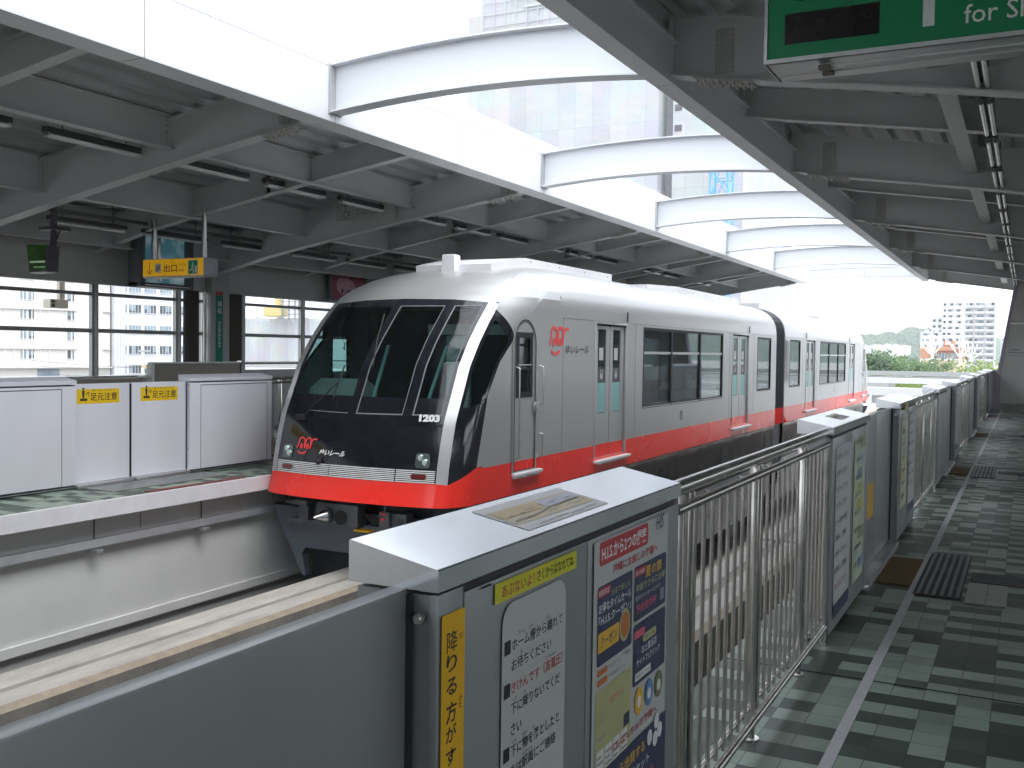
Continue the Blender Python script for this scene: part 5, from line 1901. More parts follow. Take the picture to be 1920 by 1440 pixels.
# ================================================================== THE TOWN BEYOND
def ribbon(o, name, pts, w, z0, z1, m_top, m_side):
    m = MB([m_top, m_side])
    L, Rr = [], []
    for i, p in enumerate(pts):
        a = Vector(pts[max(0, i - 1)]); b = Vector(pts[min(len(pts) - 1, i + 1)])
        d = (b - a).normalized(); n = Vector((-d.y, d.x))
        L.append(Vector(p) + n * w / 2); Rr.append(Vector(p) - n * w / 2)
    for i in range(len(pts) - 1):
        q = [(L[i].x, L[i].y), (L[i + 1].x, L[i + 1].y), (Rr[i + 1].x, Rr[i + 1].y), (Rr[i].x, Rr[i].y)]
        m.cur = 0; m.add([(*p, z1) for p in q], [(0, 3, 2, 1)])
        m.cur = 1
        m.add([(*p, z0) for p in q] + [(*p, z1) for p in q], [(0, 1, 2, 3), (0, 4, 5, 1), (2, 6, 7, 3)])
    return m.build(name, None, o, 30)


pale_c = mat('guideway_concrete_pale', (.50, .505, .50), .7, 0, .06, .4)
pale_g = mat('guideway_concrete_grey', (.30, .31, .31), .75, 0, .08, .4)
o = thing('guideway', (-20, 108, -1), 'far curved grey monorail guideway crossing behind the train end', 'guideway')
c = [(-75 + 6.2 * i, 78 + 33 * math.sin(math.pi * (i + 2) / 26) - 2) for i in range(23)]
ribbon(o, 'beam', c, .9, -.36, .10, pale_g, pale_g)
ribbon(o, 'walkway', [(x, y - 1.6) for x, y in c], 1.2, -.55, -.42, pale_g, mat('guideway_dark', (.2, .2, .2), .8))
ribbon(o, 'beam', [(x, y - 4.2) for x, y in c], .9, -1.02, -.50, pale_c, pale_c)
for i in range(2, 22, 4):
    m = MB([pale_g]); x, y = c[i]; m.box(x - .8, x + .8, y - 3, y - 1.2, GZ, -1.02); m.box(x - 1, x + 1, y - 5, y + .8, -1.6, -1.03)
    m.build('pier', None, o)
o = thing('guideway', (-6, 72, -1), 'near pale curved guideway deck just behind the train end', 'guideway')
c = [(-60 + 5 * i, 69 + 3.2 * math.sin(math.pi * i / 20)) for i in range(21)]
ribbon(o, 'beam', c, 1.2, -1.02, -.50, pale_c, pale_c)
ribbon(o, 'beam', [(x, y - 8) for x, y in c], 4.5, -1.9, -1.35, pale_c, pale_c)
for i in range(1, 20, 5):
    m = MB([pale_g]); x, y = c[i]; m.box(x - .8, x + .8, y - 1, y + 1, GZ, -1.021); m.box(x - .8, x + .8, y - 9, y - 7, GZ, -1.9)
    m.build('pier', None, o)

wall_cream = mat('facade_cream', (.56, .54, .51), .75, 0, .05, .15)
wall_white = mat('facade_white', (.54, .55, .58), .7, 0, .04, .15)
win_dk = mat('window_dark', (.075, .085, .095), .15, 0, .35, .6)
win_bl = mat('window_bluegrey', (.22, .27, .31), .2, 0, .25, .5)
hd17 = R(17)
U = Vector((math.sin(hd17), math.cos(hd17), 0)); NN = Vector((math.cos(hd17), -math.sin(hd17), 0))
P0 = Vector((-126.6, 110, 0))
FM = Matrix((U, NN * -1, Z_)).transposed().to_4x4()
FM.translation = P0                      # local x along the facade, local y into the building, z up


def local_building(name, tf, label):
    o = thing(name, tf.translation, label, 'building')
    return o


def win_part(o, tf, x0, x1, z0, z1, n=3, y=0., m_g=None):
    m = MB([m_g or win_dk, wall_white, win_bl], tf)
    m.cur = 0; m.box(x0, x1, y - .02, y + .03, z0, z1)
    m.cur = 1
    for i in range(1, n):
        x = x0 + (x1 - x0) * i / n; m.box(x - .03, x + .03, y - .05, y - .021, z0, z1)
    m.box(x0 - .08, x1 + .08, y - .14, y - .0, z0 - .08, z0)
    m.cur = 2
    rnd = random.Random(int(x0 * 100 + z0 * 10))
    for i in range(n):
        if rnd.random() < .55:
            xa, xb = x0 + (x1 - x0) * i / n, x0 + (x1 - x0) * (i + 1) / n
            m.box(xa + .04, xb - .04, y - .032, y - .021, z0 + (z1 - z0) * rnd.random() * .5, z1 - .04)
    return m.build('window', None, o)


o = local_building('office_building', FM, 'cream office block with ribbed facade and paired narrow windows, seen through the left window')
m = MB([wall_cream], FM); m.box(-42, 0, 0, 16, GZ, 22)
m.build('wall', None, o)
m = MB([mat('facade_cream_rib', (.60, .585, .555), .7)], FM)
for k in range(34):
    x = -41.5 + .62 * 2 * k
    if x > -4.6: break
    m.box(x, x + .12, -.16, 0, -1.2, 22)
m.build('facade_rib', None, o)
m = MB([mat('facade_band', (.46, .45, .43), .75)], FM)
for z in (-1.9, .9, 6.7, 12.5, 18.3):
    m.box(-42, -5.1, -.3, .0, z, z + .16)
for z in (.9, 6.7): m.box(-1.2, 0.0, -.3, 0, z, z + .14)
m.box(-42, 0, -.9, 0, -1.9, -1.7)
m.build('floor_band', None, o)
for z in (2.4, 5.35, 8.15, -.5, 11.1, 14, 17):
    for x0, x1 in ((-13.25, -12.45), (-12.1, -11.35), (-6.5, -6.0), (-5.75, -5.45), (-22.3, -21.5), (-21.1, -20.3)):
        win_part(o, FM, x0, x1, z, z + 1.25, 1, 0, win_bl if x0 < -12.2 else win_dk)
m = MB([win_bl], FM); m.box(-10.9, -7.7, -.05, .02, -4.6, -2.0); m.box(-6.8, -.6, -.05, .02, -5, -3)
m.build('shopfront', None, o)

o = local_building('office_building', FM, 'white block with rows of three dark windows and thin pipes, right of the cream block')
m = MB([wall_white], FM); m.box(.3, 16, -.6, 16, GZ, 21); m.box(.3, 2.0, -1.0, -.6, GZ, 20)
m.build('wall', None, o)
m = MB([mat('facade_line', (.5, .51, .55), .7)], FM)
for z in (-.3, 2.85, 6.0, 9.1, 12.3): m.box(2.0, 16, -.64, -.6, z, z + .06)
for x in (.75, 1.25, 1.75): m.cyl((x, -1.08, GZ), (x, -1.08, 19), .05, 6)
m.build('pipe', None, o)
for z in (-2.75, .3, 3.5, 6.75, 10, 13.2):
    win_part(o, FM, 2.15, 2.35, z, z + 1.25, 1, -.6)
    for x in (2.75, 5.25, 7.85, 10.5):
        win_part(o, FM, x, x + 1.95, z, z + 1.28, 4, -.6, win_dk if z in (.3, 6.75, -2.75) else win_bl)
m = MB([yellow_m()], FM); m.add([(4.2, -2, -1.5), (7.2, -2, -2.2), (7.2, -2, -2.5), (4.2, -2, -1.7), (4.2, -1.7, -1.5), (7.2, -1.7, -2.2), (7.2, -1.7, -2.5), (4.2, -1.7, -1.7)], [(0, 1, 2, 3), (4, 5, 6, 7), (0, 1, 5, 4), (2, 3, 7, 6)])
o = m.build('crane_jib'); tag(o, 'yellow crane arm showing before the lowest windows of the white block', 'crane')
for k, (x, zt, lab) in enumerate(((-7.7, .85, 'slim floodlight mast with many lamps before the cream block'), (.4, -.4, 'slim floodlight mast before the white block pipes'))):
    tf = FM @ Matrix.Translation((0, -30, 0))
    s = .82
    o = thing('floodlight_mast', tf @ Vector((x * s, 0, GZ)), lab, 'lamp mast')
    m = MB([alu()], tf); m.cyl((x * s - 2.6, 0, GZ), (x * s - 2.6, 0, zt * s + .3), .07, 8)
    m.build('pole', None, o)
    m = MB([alu()], tf); m.box(x * s - 3.3, x * s - 1.9, -.05, .05, zt * s + .1, zt * s + .18)
    m.build('crossarm', None, o)
    for q in range(5):
        m = MB([mat('floodlight_grey', (.45, .46, .46), .4, .4)], tf); xx = x * s - 3.2 + .3 * q
        m.bbox(xx - .1, xx + .1, -.2, .05, zt * s + .18, zt * s + .36, .03)
        m.build('floodlight', None, o)
# camera bracket outside the left window
o = thing('outdoor_camera', (-15.6, 12.4, 2.3), 'pale box camera on a bracket outside the left window', 'camera')
m = MB([mat('cctv_cream', (.50, .46, .38), .5)]); m.box(-15.7, -15.62, 12.45, 12.56, 2.42, 3.4); m.bbox(-15.75, -15.55, 12.2, 12.58, 2.30, 2.46, .015)
m.build('housing', None, o)
m = MB([ink()]); m.cyl((-15.54, 12.26, 2.42), (-15.50, 12.22, 2.42), .03, 10); m.cyl((-15.54, 12.26, 2.34), (-15.50, 12.22, 2.34), .03, 10)
m.build('lens', None, o)
# wires
for k in range(5):
    m = MB([rubber()])
    pts = []
    for i in range(13):
        t = i / 12
        p = FM @ Vector((-16 + 26 * t, -12 - k, -.6 - .7 * k - 2.4 * t * (1 - t) * (1 + .4 * k) + (1.2 * t if k % 2 else -.6 * t)))
        pts.append(p)
    m.tube(pts, .022, 4)
    tag(m.build('overhead_wire'), 'thin sagging overhead wire crossing before the pale office blocks', 'wire', 'overhead wires before the office blocks')


# ---- tower wrapped in white construction sheeting
def sheet_mat():
    m = D.materials.new('construction_sheet')
    m.use_nodes = True
    nt = m.node_tree
    b = nt.nodes['Principled BSDF']
    b.inputs['Roughness'].default_value = .7
    tc = nt.nodes.new('ShaderNodeTexCoord')
    mp = nt.nodes.new('ShaderNodeMapping')
    mp.inputs['Rotation'].default_value = (math.pi / 2, 0, 0)
    bk = nt.nodes.new('ShaderNodeTexBrick')
    bk.offset = 0
    bk.inputs['Scale'].default_value = 1
    bk.inputs['Brick Width'].default_value = 1.9
    bk.inputs['Row Height'].default_value = 6.6
    bk.inputs['Mortar Size'].default_value = .018
    bk.inputs['Color1'].default_value = (.53, .54, .56, 1)
    bk.inputs['Color2'].default_value = (.46, .47, .49, 1)
    bk.inputs['Mortar'].default_value = (.37, .38, .40, 1)
    nz = nt.nodes.new('ShaderNodeTexNoise'); nz.inputs['Scale'].default_value = .35; nz.inputs['Detail'].default_value = 6
    mx = nt.nodes.new('ShaderNodeMix'); mx.data_type = 'RGBA'; mx.blend_type = 'MULTIPLY'
    mx.inputs['Factor'].default_value = .35
    bp = nt.nodes.new('ShaderNodeBump'); bp.inputs['Strength'].default_value = .5; bp.inputs['Distance'].default_value = .3
    nt.links.new(tc.outputs['Object'], mp.inputs['Vector'])
    nt.links.new(mp.outputs[0], bk.inputs['Vector'])
    nt.links.new(tc.outputs['Object'], nz.inputs['Vector'])
    nt.links.new(bk.outputs['Color'], mx.inputs['A']); nt.links.new(nz.outputs['Color'], mx.inputs['B'])
    nt.links.new(nz.outputs['Fac'], bp.inputs['Height'])
    nt.links.new(mx.outputs['Result'], b.inputs['Base Color'])
    nt.links.new(bp.outputs[0], b.inputs['Normal'])
    return m


sh = sheet_mat()
o = thing('wrapped_tower', (-40, 100, GZ), 'tall tower wrapped in pale construction sheeting behind the arched beams', 'building')
m = MB([sh]); m.box(-54.7, -33.0, 95, 118, GZ, 37.5); m.box(-53.2, -33.0, 95.1, 118, 37.5, 41)
m.build('sheet_wall', None, o)
m = MB([sh]); m.box(-31.8, -24.7, 96, 118, GZ, 30)
m.build('sheet_wall', None, o)
m = MB([mat('tower_recess', (.33, .33, .35), .8)]); m.box(-33.0, -31.8, 97.5, 117, GZ, 33)
m.build('recess', None, o)
m = MB([mat('scaffold_tube', (.42, .43, .45), .5)])
for k in range(8):
    z = 31 + 1.25 * k
    m.box(-52.8, -33.2, 94.86, 94.92, z, z + .07)
    if k % 2: m.box(-48, -40, 94.86, 94.92, z + .3, z + .6)
for k in range(16):
    x = -52.8 + 1.3 * k
    m.box(x, x + .07, 94.80, 94.86, 31, 40.8)
m.build('scaffolding', None, o)
for z0 in (17.5, 19.5):
    m = MB([mat('tower_hatch', (.10, .10, .11), .6)]); m.box(-31.6, -30.9, 95.93, 96.0, z0 + 6, z0 + 6.6)
    m.build('opening', None, o)
# low sheeted block left of the train
o = thing('sheeted_block', (-80, 95, GZ), 'low block under ruffled pale sheeting, seen through the window left of the train', 'building')
rnd = random.Random(3)
m = MB([sh])
n = 60
for i in range(n):
    x0, x1 = -95 + 40 * i / n, -95 + 40 * (i + 1) / n
    q = lambda x: 5.4 - .35 * abs(math.sin(x * .9)) - .1 * math.sin(x * 3.7)
    y = lambda x: 95 + .25 * math.sin(x * 2.1)
    m.add([(x0, y(x0), GZ), (x1, y(x1), GZ), (x1, y(x1), q(x1)), (x0, y(x0), q(x0)), (x0, 112, q(x0)), (x1, 112, q(x1))], [(0, 1, 2, 3), (3, 2, 5, 4)])
m.build('sheet_wall', None, o, 60)
m = MB([wall_white]); m.box(-95, -60, 114, 130, GZ, 14)
o2 = tag(m.build('background_block'), 'plain pale block rising behind the ruffled sheeting', 'building')
o = thing('yellow_crane', (-79.5, 93, 5), 'yellow crane cab and boom above the ruffled sheeting', 'crane')
m = MB([mat('crane_dull_yellow', (.52, .42, .18), .5, 0, .15, 2)]); m.bbox(-81.2, -78.6, 93, 94.5, 5.3, 6.5, .15); m.box(-79.6, -79.0, 93.2, 94, 6.4, 9.5)
m.build('cab', None, o)
m = MB([mat('crane_grey', (.3, .3, .33), .5)])
for k in range(6): m.box(-78.6, -75.6, 93.2, 93.35, 5.0 + .5 * k, 5.12 + .5 * k)
for k in range(4): m.box(-78.5 + .9 * k, -78.36 + .9 * k, 93.2, 93.35, 4.8, 9)
m.build('ladder_frame', None, o)
# blue lattice mast
o = thing('crane_mast', (-25.7, 92, GZ), 'light blue lattice crane mast beside the wrapped tower', 'crane')
m = MB([mat('crane_blue', (.12, .34, .68), .45)])
x0, x1, y0, y1 = -26.55, -24.85, 91.2, 92.9
for x in (x0, x1):
    for y in (y0, y1): m.cyl((x, y, GZ), (x, y, 21.5), .11, 6)
for k in range(17):
    z = GZ + 1.75 * k
    for y in (y0, y1):
        m.cyl((x0, y, z), (x1, y, z), .06, 5)
        m.cyl((x0, y, z), ((x0 + x1) / 2, y, z + 1.75), .06, 5); m.cyl(((x0 + x1) / 2, y, z + 1.75), (x1, y, z), .06, 5)
    for x in (x0, x1):
        m.cyl((x, y0, z), (x, y1, z + 1.75), .06, 5)
m.build('lattice', None, o)

# ---- apartment towers on the right
ap_w = mat('apartment_white', (.56, .56, .56), .75, 0, .04, .05)
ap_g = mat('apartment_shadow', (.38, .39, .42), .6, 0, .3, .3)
ap_r = mat('balcony_wall', (.47, .47, .475), .75, 0, .06, .2)


def apartment(x0, x1, y, zt, label, bays, floors, depth=14, fh=2.95):
    o = thing('apartment_block', ((x0 + x1) / 2, y, GZ), label, 'building')
    m = MB([ap_w]); m.box(x0, x1, y, y + depth, GZ, zt)
    m.build('wall', None, o)
    for k in range(floors):
        z = zt - fh * (k + 1)
        if z < GZ: break
        for bx0, bx1, style in bays:
            m = MB([ap_g, ap_r, win_bl])
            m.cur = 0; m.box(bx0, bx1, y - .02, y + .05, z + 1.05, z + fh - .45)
            rnd = random.Random(int(bx0 * 7 + z * 3))
            m.cur = 2
            for _ in range(4):
                q = bx0 + rnd.random() * (bx1 - bx0 - 1.0); m.box(q, q + .9, y - .06, y - .02, z + 1.05, z + fh - .6 - rnd.random() * .5)
            m.cur = 1
            if style: m.box(bx0 - .2, bx1 + .2, y - 1.1, y - .9, z, z + 1.05); m.box(bx0 - .2, bx1 + .2, y - 1.1, y, z - .12, z); m.box(bx1 + .1, bx1 + .3, y - 1.1, y, z, z + fh - .12)
            m.build('balcony' if style else 'window', None, o)
    m = MB([ap_w])
    for bx0, bx1, s in bays[-3:]:
        m.box(bx0 + 1, bx1 - 1.4, y + 2, y + 6, zt, zt + 1.0)
    m.build('roof_hut', None, o)
    return o


apartment(-38.7, -14.6, 550, 29.2, 'tall white apartment tower with rows of balconies at the right', [(-38.1, -37.4, 0), (-36.6, -33.6, 0), (-33.0, -30.0, 0), (-28.2, -24.6, 1), (-23.8, -19.6, 1), (-18.8, -15.2, 1)], 12)
apartment(-44.3, -38.8, 556, 21.3, 'narrow white apartment wing stepping down left of the tall tower', [(-43.8, -42, 0), (-41.2, -39.6, 0)], 9)
apartment(-48.6, -38.8, 548, 14.1, 'low white apartment wing in front of the stepped tower', [(-48.0, -43.8, 0), (-43.0, -39.4, 0)], 7)
apartment(-14.0, -4.0, 640, 13.0, 'pale grey apartment block partly hidden behind the end wall', [(-13.5, -9.5, 1), (-8.8, -4.8, 1)], 7)

# ---- orange restaurant with white tree sculptures
orange = mat('orange_render', (.40, .18, .11), .7, 0, .15, .6)
orange_l = mat('orange_roof', (.46, .24, .15), .7, 0, .1, .6)
o = thing('restaurant', (-16, 230, GZ), 'orange building with a round turret and pale lower storey among trees', 'building')
m = MB([mat('buff_render', (.60, .50, .34), .8, 0, .15, .3)]); m.box(-20.3, -11.9, 231, 242, GZ, 1.0)
m.build('lower_wall', None, o)
m = MB([orange]); m.box(-17.2, -12.1, 231, 240, 1.0, 2.9); m.box(-16.0, -14.0, 232, 238, 3.7, 5.0)
m.build('upper_wall', None, o)
m = MB([orange_l]); m.box(-17.5, -11.9, 230.4, 240.5, 2.9, 3.6)
m.build('roof', None, o)
m = MB([orange_l]); m.cyl((-19.6, 232, 1.0), (-19.6, 232, 3.3), 1.0, 20); m.cyl((-19.6, 232, 3.3), (-19.6, 232, 3.7), 1.0, 20, .5)
m.build('turret', None, o)
for a, b in ((-16.9, -15.0), (-14.6, -13.5)):
    m = MB([win_bl, whitep()]); m.box(a, b, 230.93, 231.0, 1.2, 2.4); m.cur = 1
    for k in range(4): m.box(a + (b - a) * k / 3 - .04, a + (b - a) * k / 3 + .04, 230.88, 230.93, 1.2, 2.4)
    m.build('window', None, o)
m = MB([whitep()]); m.box(-15.7, -14.6, 231.9, 232, 4.2, 4.85)
m.build('sign_panel', None, o)
rnd = random.Random(11)


def sculpt_tree(x, y, z0, h, spread, label):
    o = thing('tree_sculpture', (x, y, z0), label, 'sculpture', 'white tree sculptures round the orange building')
    m = MB([mat('sculpture_white', (.70, .69, .64), .7, 0, .1, 2)])
    m.tube([(x, y, z0), (x + .1, y, z0 + h * .35), (x - .05, y, z0 + h * .5)], .28, 8)
    m.build('trunk', None, o, 50)
    for k in range(6):
        a = -1.2 + 2.4 * k / 5 + rnd.uniform(-.15, .15)
        m = MB([mat('sculpture_white', (.70, .69, .64), .7, 0, .1, 2)])
        p = Vector((x, y, z0 + h * (.35 + .1 * rnd.random())))
        pts = [p]
        for t in range(4):
            p = p + Vector((math.sin(a) * spread / 4, rnd.uniform(-.2, .2), math.cos(a) * h * .17 + .05))
            a *= .86
            pts.append(p)
        m.tube(pts, .13, 6)
        m.build('branch', None, o, 50)


sculpt_tree(-18.0, 229, -.5, 6.0, 2.4, 'tall white branching sculpture left of the orange building windows')
sculpt_tree(-12.6, 229, -.5, 5.2, 2.6, 'white branching sculpture at the right corner of the orange building')
sculpt_tree(-10.6, 231, -.5, 4.6, 2.6, 'greyish branching sculpture standing apart, right of the orange building')
m = MB([whitep()])
for k in range(16):
    x = -20.2 + .5 * k; m.tube([(x, 229.5, .8 + .3 * rnd.random()), (x + .25, 229.4, 1.3 - .3 * rnd.random()), (x + .5, 229.5, .85 + .3 * rnd.random())], .11, 5)
tag(m.build('white_ornament'), 'row of white curling ornaments along the orange building front', 'ornament')


# ---- trees
def leaf_mat(name, a, b):
    m = D.materials.new(name)
    m.use_nodes = True
    nt = m.node_tree
    bs = nt.nodes['Principled BSDF']
    bs.inputs['Roughness'].default_value = .6
    gi = nt.nodes.new('ShaderNodeNewGeometry')
    rp = nt.nodes.new('ShaderNodeValToRGB')
    rp.color_ramp.elements[0].color = (*a, 1); rp.color_ramp.elements[1].color = (*b, 1)
    nt.links.new(gi.outputs['Random Per Island'], rp.inputs[0])
    nt.links.new(rp.outputs[0], bs.inputs['Base Color'])
    tr = nt.nodes.new('ShaderNodeBsdfTranslucent')
    nt.links.new(rp.outputs[0], tr.inputs['Color'])
    mx = nt.nodes.new('ShaderNodeMixShader'); mx.inputs['Fac'].default_value = .3
    nt.links.new(bs.outputs[0], mx.inputs[1]); nt.links.new(tr.outputs[0], mx.inputs[2])
    nt.links.new(mx.outputs[0], nt.nodes['Material Output'].inputs['Surface'])
    return m


leafs = [leaf_mat('leaf_mid_green', (.055, .115, .045), (.15, .24, .085)), leaf_mat('leaf_bright_green', (.13, .21, .05), (.28, .36, .09)), leaf_mat('leaf_deep_green', (.035, .08, .045), (.09, .155, .075))]
bark = mat('bark', (.12, .09, .065), .9, 0, .25, 6, .3, 20)


def make_tree(kind, seed, h, w, flat=.6):
    rnd = random.Random(seed)
    o = D.objects.new('tree', None); COL.objects.link(o)
    m = MB([bark])
    m.cyl((0, 0, 0), (0, 0, h * .5), .035 * h, 8, .02 * h)
    clumps = []
    for k in range(9):
        a = rnd.random() * 6.28
        rr = w * .5 * math.sqrt(rnd.random()) * .8
        p = Vector((rr * math.cos(a), rr * math.sin(a), h * (.62 + .30 * rnd.random() * (1 - rr / w))))
        clumps.append((p, w * (.16 + .12 * rnd.random())))
        m.cyl((0, 0, h * (.3 + .15 * rnd.random())), tuple(p), .014 * h, 6, .005 * h)
    m.build('trunk', None, o)
    m = MB([leafs[kind]])
    for p, r in clumps:
        for _ in range(150):
            d = Vector((rnd.gauss(0, 1), rnd.gauss(0, 1), rnd.gauss(0, 1))).normalized() * r * (.45 + .6 * rnd.random())
            d.z *= flat
            c = p + d
            s = .022 * h * (.6 + .8 * rnd.random())
            n = (d.normalized() + Vector((rnd.uniform(-.7, .7), rnd.uniform(-.7, .7), rnd.uniform(-.2, .9)))).normalized()
            a = n.orthogonal().normalized() * s
            b = n.cross(a)
            ang = rnd.random() * 6.28
            a2 = a * math.cos(ang) + b * math.sin(ang); b2 = -a * math.sin(ang) + b * math.cos(ang)
            m.add([c - a2, c - b2 * .55, c + a2, c + b2 * .55], [(0, 1, 2, 3)])
    m.build('crown', None, o)
    return o


protos = [make_tree(0, 1, 10, 9), make_tree(1, 2, 9, 11, .45), make_tree(2, 3, 11, 8, .8), make_tree(0, 5, 9, 10, .55)]
KIND = ['mid green bushy tree', 'bright yellow-green spreading tree', 'dark green tree', 'mid green round tree']
spots = [(-20.6, 150, 1.02, 2, 'just right of the train end'), (-18.6, 152, 1.04, 0, 'beyond the guideway near the train end'), (-16.0, 148, .98, 1, 'beyond the guideway left of centre'), (-19.8, 175, 1.15, 3, 'behind the trees near the train end'),
         (-13.5, 155, .87, 1, 'beyond the guideway at the middle'), (-17.8, 190, 1.12, 3, 'behind the middle trees'), (-15.2, 200, 1.05, 0, 'left of the orange building'), (-10.0, 160, .74, 2, 'in front of the orange building'),
         (-12.2, 172, .80, 3, 'before the pale lower storey'), (-7.6, 165, .80, 0, 'right of the orange building, low'), (-5.4, 150, 1.22, 1, 'near the end wall, brightest of all'), (-6.4, 210, .95, 3, 'behind the bright tree'),
         (-24.8, 160, 1.0, 0, 'hidden mostly by the train'), (-22.5, 195, 1.2, 0, 'far behind the train end'), (-8.5, 62, .82, 1, 'low beside the guideway piers'), (-2.2, 155, 1.0, 1, 'half behind the end wall'), (-14.9, 240, 1.25, 0, 'on the roof terrace behind the orange building')]
used = set()
for i, (x, y, s, k, where) in enumerate(spots):
    t = protos[k] if k not in used else copy_tree(protos[k])
    used.add(k)
    t.location = (x, y, GZ); t.scale = (s, s, s); t.rotation_euler = (0, 0, i * 1.3)
    tag(t, KIND[k] + ' ' + where, 'tree', 'trees beyond the guideway')

# ---- wooded hills and the houses at their foot
rnd = random.Random(21)


def ridge(x):
    return 36 + 4.5 * math.sin(x * .030 + 5.1) + 2.8 * math.sin(x * .071 + .6) + 1.2 * math.sin(x * .23) - 8 * math.exp(-((x + 172) / 9) ** 2)


m = MB([mat('hill_woods', (.045, .085, .045), .9, 0, .5, .03)])
nx, ny = 150, 14
vs = []
for i in range(nx + 1):
    x = -900 + 1400 * i / nx
    for j in range(ny + 1):
        t = j / ny
        vs.append((x + rnd.uniform(-2, 2), 1360 + 260 * t, GZ + (ridge(x) - GZ) * math.sin(t * math.pi / 2) ** .8 + rnd.uniform(-1.2, 1.2) * (1 if j else 0)))
m.add(vs, [(i * (ny + 1) + j, (i + 1) * (ny + 1) + j, (i + 1) * (ny + 1) + j + 1, i * (ny + 1) + j + 1) for i in range(nx) for j in range(ny)])
tag(m.build('hills', None, None, 180), kind='structure')
m = MB([leafs[2], leafs[0]])
for k in range(2600):
    x = rnd.uniform(-235, -95); t = rnd.random()
    z = GZ + (ridge(x) - GZ) * math.sin(t * math.pi / 2) ** .8
    m.cur = k % 2
    r = rnd.uniform(1.6, 3.4)
    c = Vector((x, 1360 + 260 * t - 2, z + .8))
    for _ in range(7):
        d = Vector((rnd.gauss(0, 1), rnd.gauss(0, .6), abs(rnd.gauss(0, .8)))).normalized() * r
        a = Vector((rnd.uniform(-1, 1), rnd.uniform(-1, 1), rnd.uniform(-1, 1))).normalized() * r * .55
        b = a.orthogonal().normalized() * r * .5
        m.add([c + d - a, c + d - b, c + d + a, c + d + b], [(0, 1, 2, 3)])
tag(m.build('hill_forest'), 'far wooded hillside reading as one mass', 'forest', None, 'stuff')
cols = [(.70, .69, .66), (.62, .60, .57), (.66, .62, .56), (.55, .56, .58)]
houses = []
for v in range(4):
    w, d, h = ((9, 8, 6.5), (7, 7, 9), (12, 8, 6), (8, 8, 12))[v]
    m = MB([mat('house_wall_%s' % ('chalk', 'sand', 'cream', 'grey')[v], cols[v], .8), ap_g])
    m.box(-w / 2, w / 2, 0, d, -10, h); m.box(-w / 4, w / 8, 2, d - 2, h, h + 1.6)
    m.cur = 1
    for z in range(1, int(h) - 1, 3):
        for q in range(3): m.box(-w / 2 + .8 + q * w / 3, -w / 2 + .8 + q * w / 3 + w / 5, -.1, 0, z, z + 1.3)
    houses.append(m.build('house'))
n = 0
for k in range(46):
    v = k % 4
    t = houses[v] if k < 4 else houses[v].copy()
    if k >= 4: COL.objects.link(t)
    x = -228 + 108 * (k + rnd.uniform(-.4, .4)) / 46
    y = 1180 + 110 * rnd.random()
    t.location = (x * y / 1240, y, 5.5 + (y - 1180) * .04 + rnd.uniform(-2, 1.5))
    t.scale = (.75, .75, .55)
    t.rotation_euler = (0, 0, rnd.uniform(-.5, .5))
    tag(t, ('tiny chalk white house at the foot of the far hill', 'tiny sand coloured house at the foot of the far hill', 'tiny long cream house at the foot of the far hill', 'tiny tall grey house at the foot of the far hill')[v], 'house', 'houses at the foot of the hill')


# ---- moist summer air
hz = MB().box(-2900, 2900, -700, 2400, GZ - 1.5, 130).build('haze')
tag(hz, kind='stuff')
hm = D.materials.new('haze_air'); hm.use_nodes = True
nt = hm.node_tree; nt.nodes.clear()
ou = nt.nodes.new('ShaderNodeOutputMaterial'); pv = nt.nodes.new('ShaderNodeVolumePrincipled')
pv.inputs['Color'].default_value = (.93, .96, 1, 1); pv.inputs['Density'].default_value = .0003; pv.inputs['Anisotropy'].default_value = .2
nt.links.new(pv.outputs[0], ou.inputs['Volume'])
hz.data.materials.clear(); hz.data.materials.append(hm)


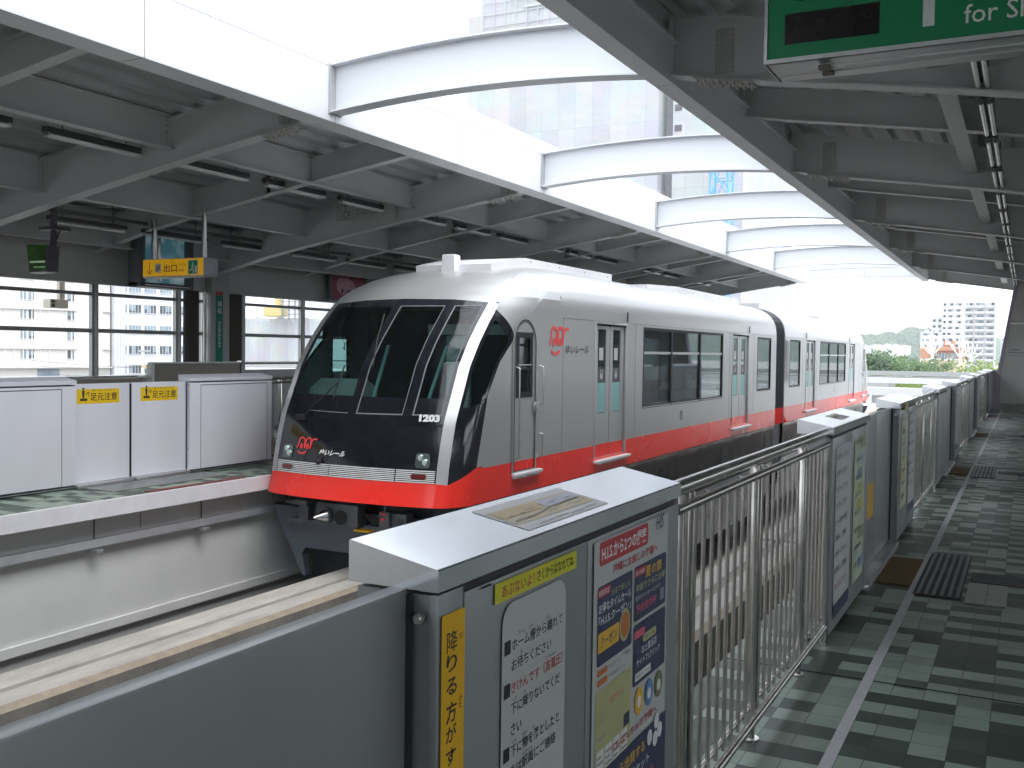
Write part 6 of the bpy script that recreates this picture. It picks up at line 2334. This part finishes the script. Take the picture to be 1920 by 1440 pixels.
# ================================================================== PASSENGERS behind the train window
def passenger(y, shirt, trousers, hair, label, lean=0., turn=0.):
    """seated with the back to the near window; built facing -X, then placed on the bench"""
    x0 = TC + 1.12
    o = thing('person', (x0, y, 0), label, 'person', None)
    J, E, Rd = [], [], []

    def j(p, r, parent=None):
        J.append(Vector(p)); Rd.append(r)
        if parent is not None: E.append((parent, len(J) - 1))
        return len(J) - 1
    pel = j((0, 0, .55), .13)
    wa = j((.02 - lean * .3, 0, .72), .125, pel)
    ch = j((.03 - lean, 0, .93), .145, wa)
    nk = j((.02 - lean * 1.2, 0, 1.07), .055, ch)
    hd = j((-.005 - lean * 1.3, turn * .02, 1.16), .088, nk)
    j((-.015 - lean * 1.3, turn * .03, 1.235), .078, hd)
    for s in (1, -1):
        sh = j((.02 - lean, s * .175, 1.00), .055, ch)
        el = j((-.05 - lean, s * .225, .76), .042, sh)
        wr = j((-.27, s * .13, .66), .028, el)
        ha = j((-.33, s * .10, .655), .034, wr)
        for q, (dy, l) in enumerate(((.028, .062), (.010, .072), (-.008, .067), (-.025, .052))):
            f1 = j((-.375, s * (.10 + dy), .655), .0095, ha)
            j((-.375 - l * .6, s * (.10 + dy), .640), .008, f1)
        j((-.345, s * .055, .662), .010, ha)
        hp = j((-.03, s * .10, .53), .095, pel)
        kn = j((-.46, s * .12, .52), .062, hp)
        an = j((-.45, s * .12, .10), .042, kn)
        j((-.58, s * .13, .045), .036, an)
    me = D.meshes.new('person_cage')
    me.from_pydata([p + Vector((x0, y, 0)) - o.location for p in J], E, [])
    ob = D.objects.new('person_cage', me)
    COL.objects.link(ob)
    md = ob.modifiers.new('skin', 'SKIN')
    for v, r in zip(me.skin_vertices[0].data, Rd): v.radius = (r, r)
    me.skin_vertices[0].data[0].use_root = True
    sb = ob.modifiers.new('smooth', 'SUBSURF'); sb.levels = 2; sb.render_levels = 2
    dg = bpy.context.evaluated_depsgraph_get()
    m2 = D.meshes.new_from_object(ob.evaluated_get(dg))
    D.objects.remove(ob); D.meshes.remove(me)
    m2.name = 'body'
    m2.materials.clear()
    for q in (shirt, trousers, mat('skin_tone', (.42, .26, .19), .55), rubber()): m2.materials.append(q)
    for p in m2.polygons:
        c = p.center
        k = 0
        if c.z > 1.075 or (c.x < -.20 and c.z > .60): k = 2
        elif c.z < .60: k = 1
        if c.z < .085: k = 3
        p.material_index = k
        p.use_smooth = True
    b = D.objects.new('body', m2); COL.objects.link(b); b.parent = o
    m = MB([hair])
    c = Vector((x0 + .012 - lean * 1.3, y, 1.215))
    m.ball((c.x, c.y, c.z), .100, .094, .088, 16, 10)
    m.ball((c.x + .035, c.y, c.z - .05), .068, .084, .075, 14, 8)
    m.build('hair', None, o, 60)
    m = MB([mat('skin_tone', (.42, .26, .19), .55), mat('eye_dark', (.02, .018, .016), .3), mat('lip', (.35, .14, .12), .5)])
    hx = x0 - .09 - lean * 1.3
    m.ball((hx - .008, y, 1.165), .018, .013, .022, 8, 6)
    for s in (1, -1): m.ball((x0 - .005 - lean * 1.3, y + s * .090, 1.165), .020, .010, .030, 8, 6)
    m.cur = 1
    for s in (1, -1): m.ball((hx + .008, y + s * .032, 1.19), .008, .012, .006, 8, 6)
    m.cur = 2; m.ball((hx + .006, y, 1.115), .008, .022, .006, 8, 6)
    m.build('face', None, o, 60)
    return o


dark_hair = mat('hair_black', (.012, .010, .009), .5)
passenger(16.95, mat('shirt_red', (.42, .03, .04), .8), mat('trousers_navy', (.03, .035, .06), .8), dark_hair, 'person in a red top seated behind the left pane of the big train window', .02, 1)
passenger(18.5, mat('shirt_white', (.66, .68, .70), .8), mat('trousers_blue', (.06, .09, .20), .8), mat('hair_grey', (.22, .21, .20), .5), 'person in a white shirt seated behind the middle pane of the big train window', .0, 0)
passenger(20.35, mat('blouse_cream', (.58, .54, .46), .8), mat('trousers_navy', (.03, .035, .06), .8), dark_hair, 'person in a cream blouse seated behind the right pane of the big train window', .03, -1)
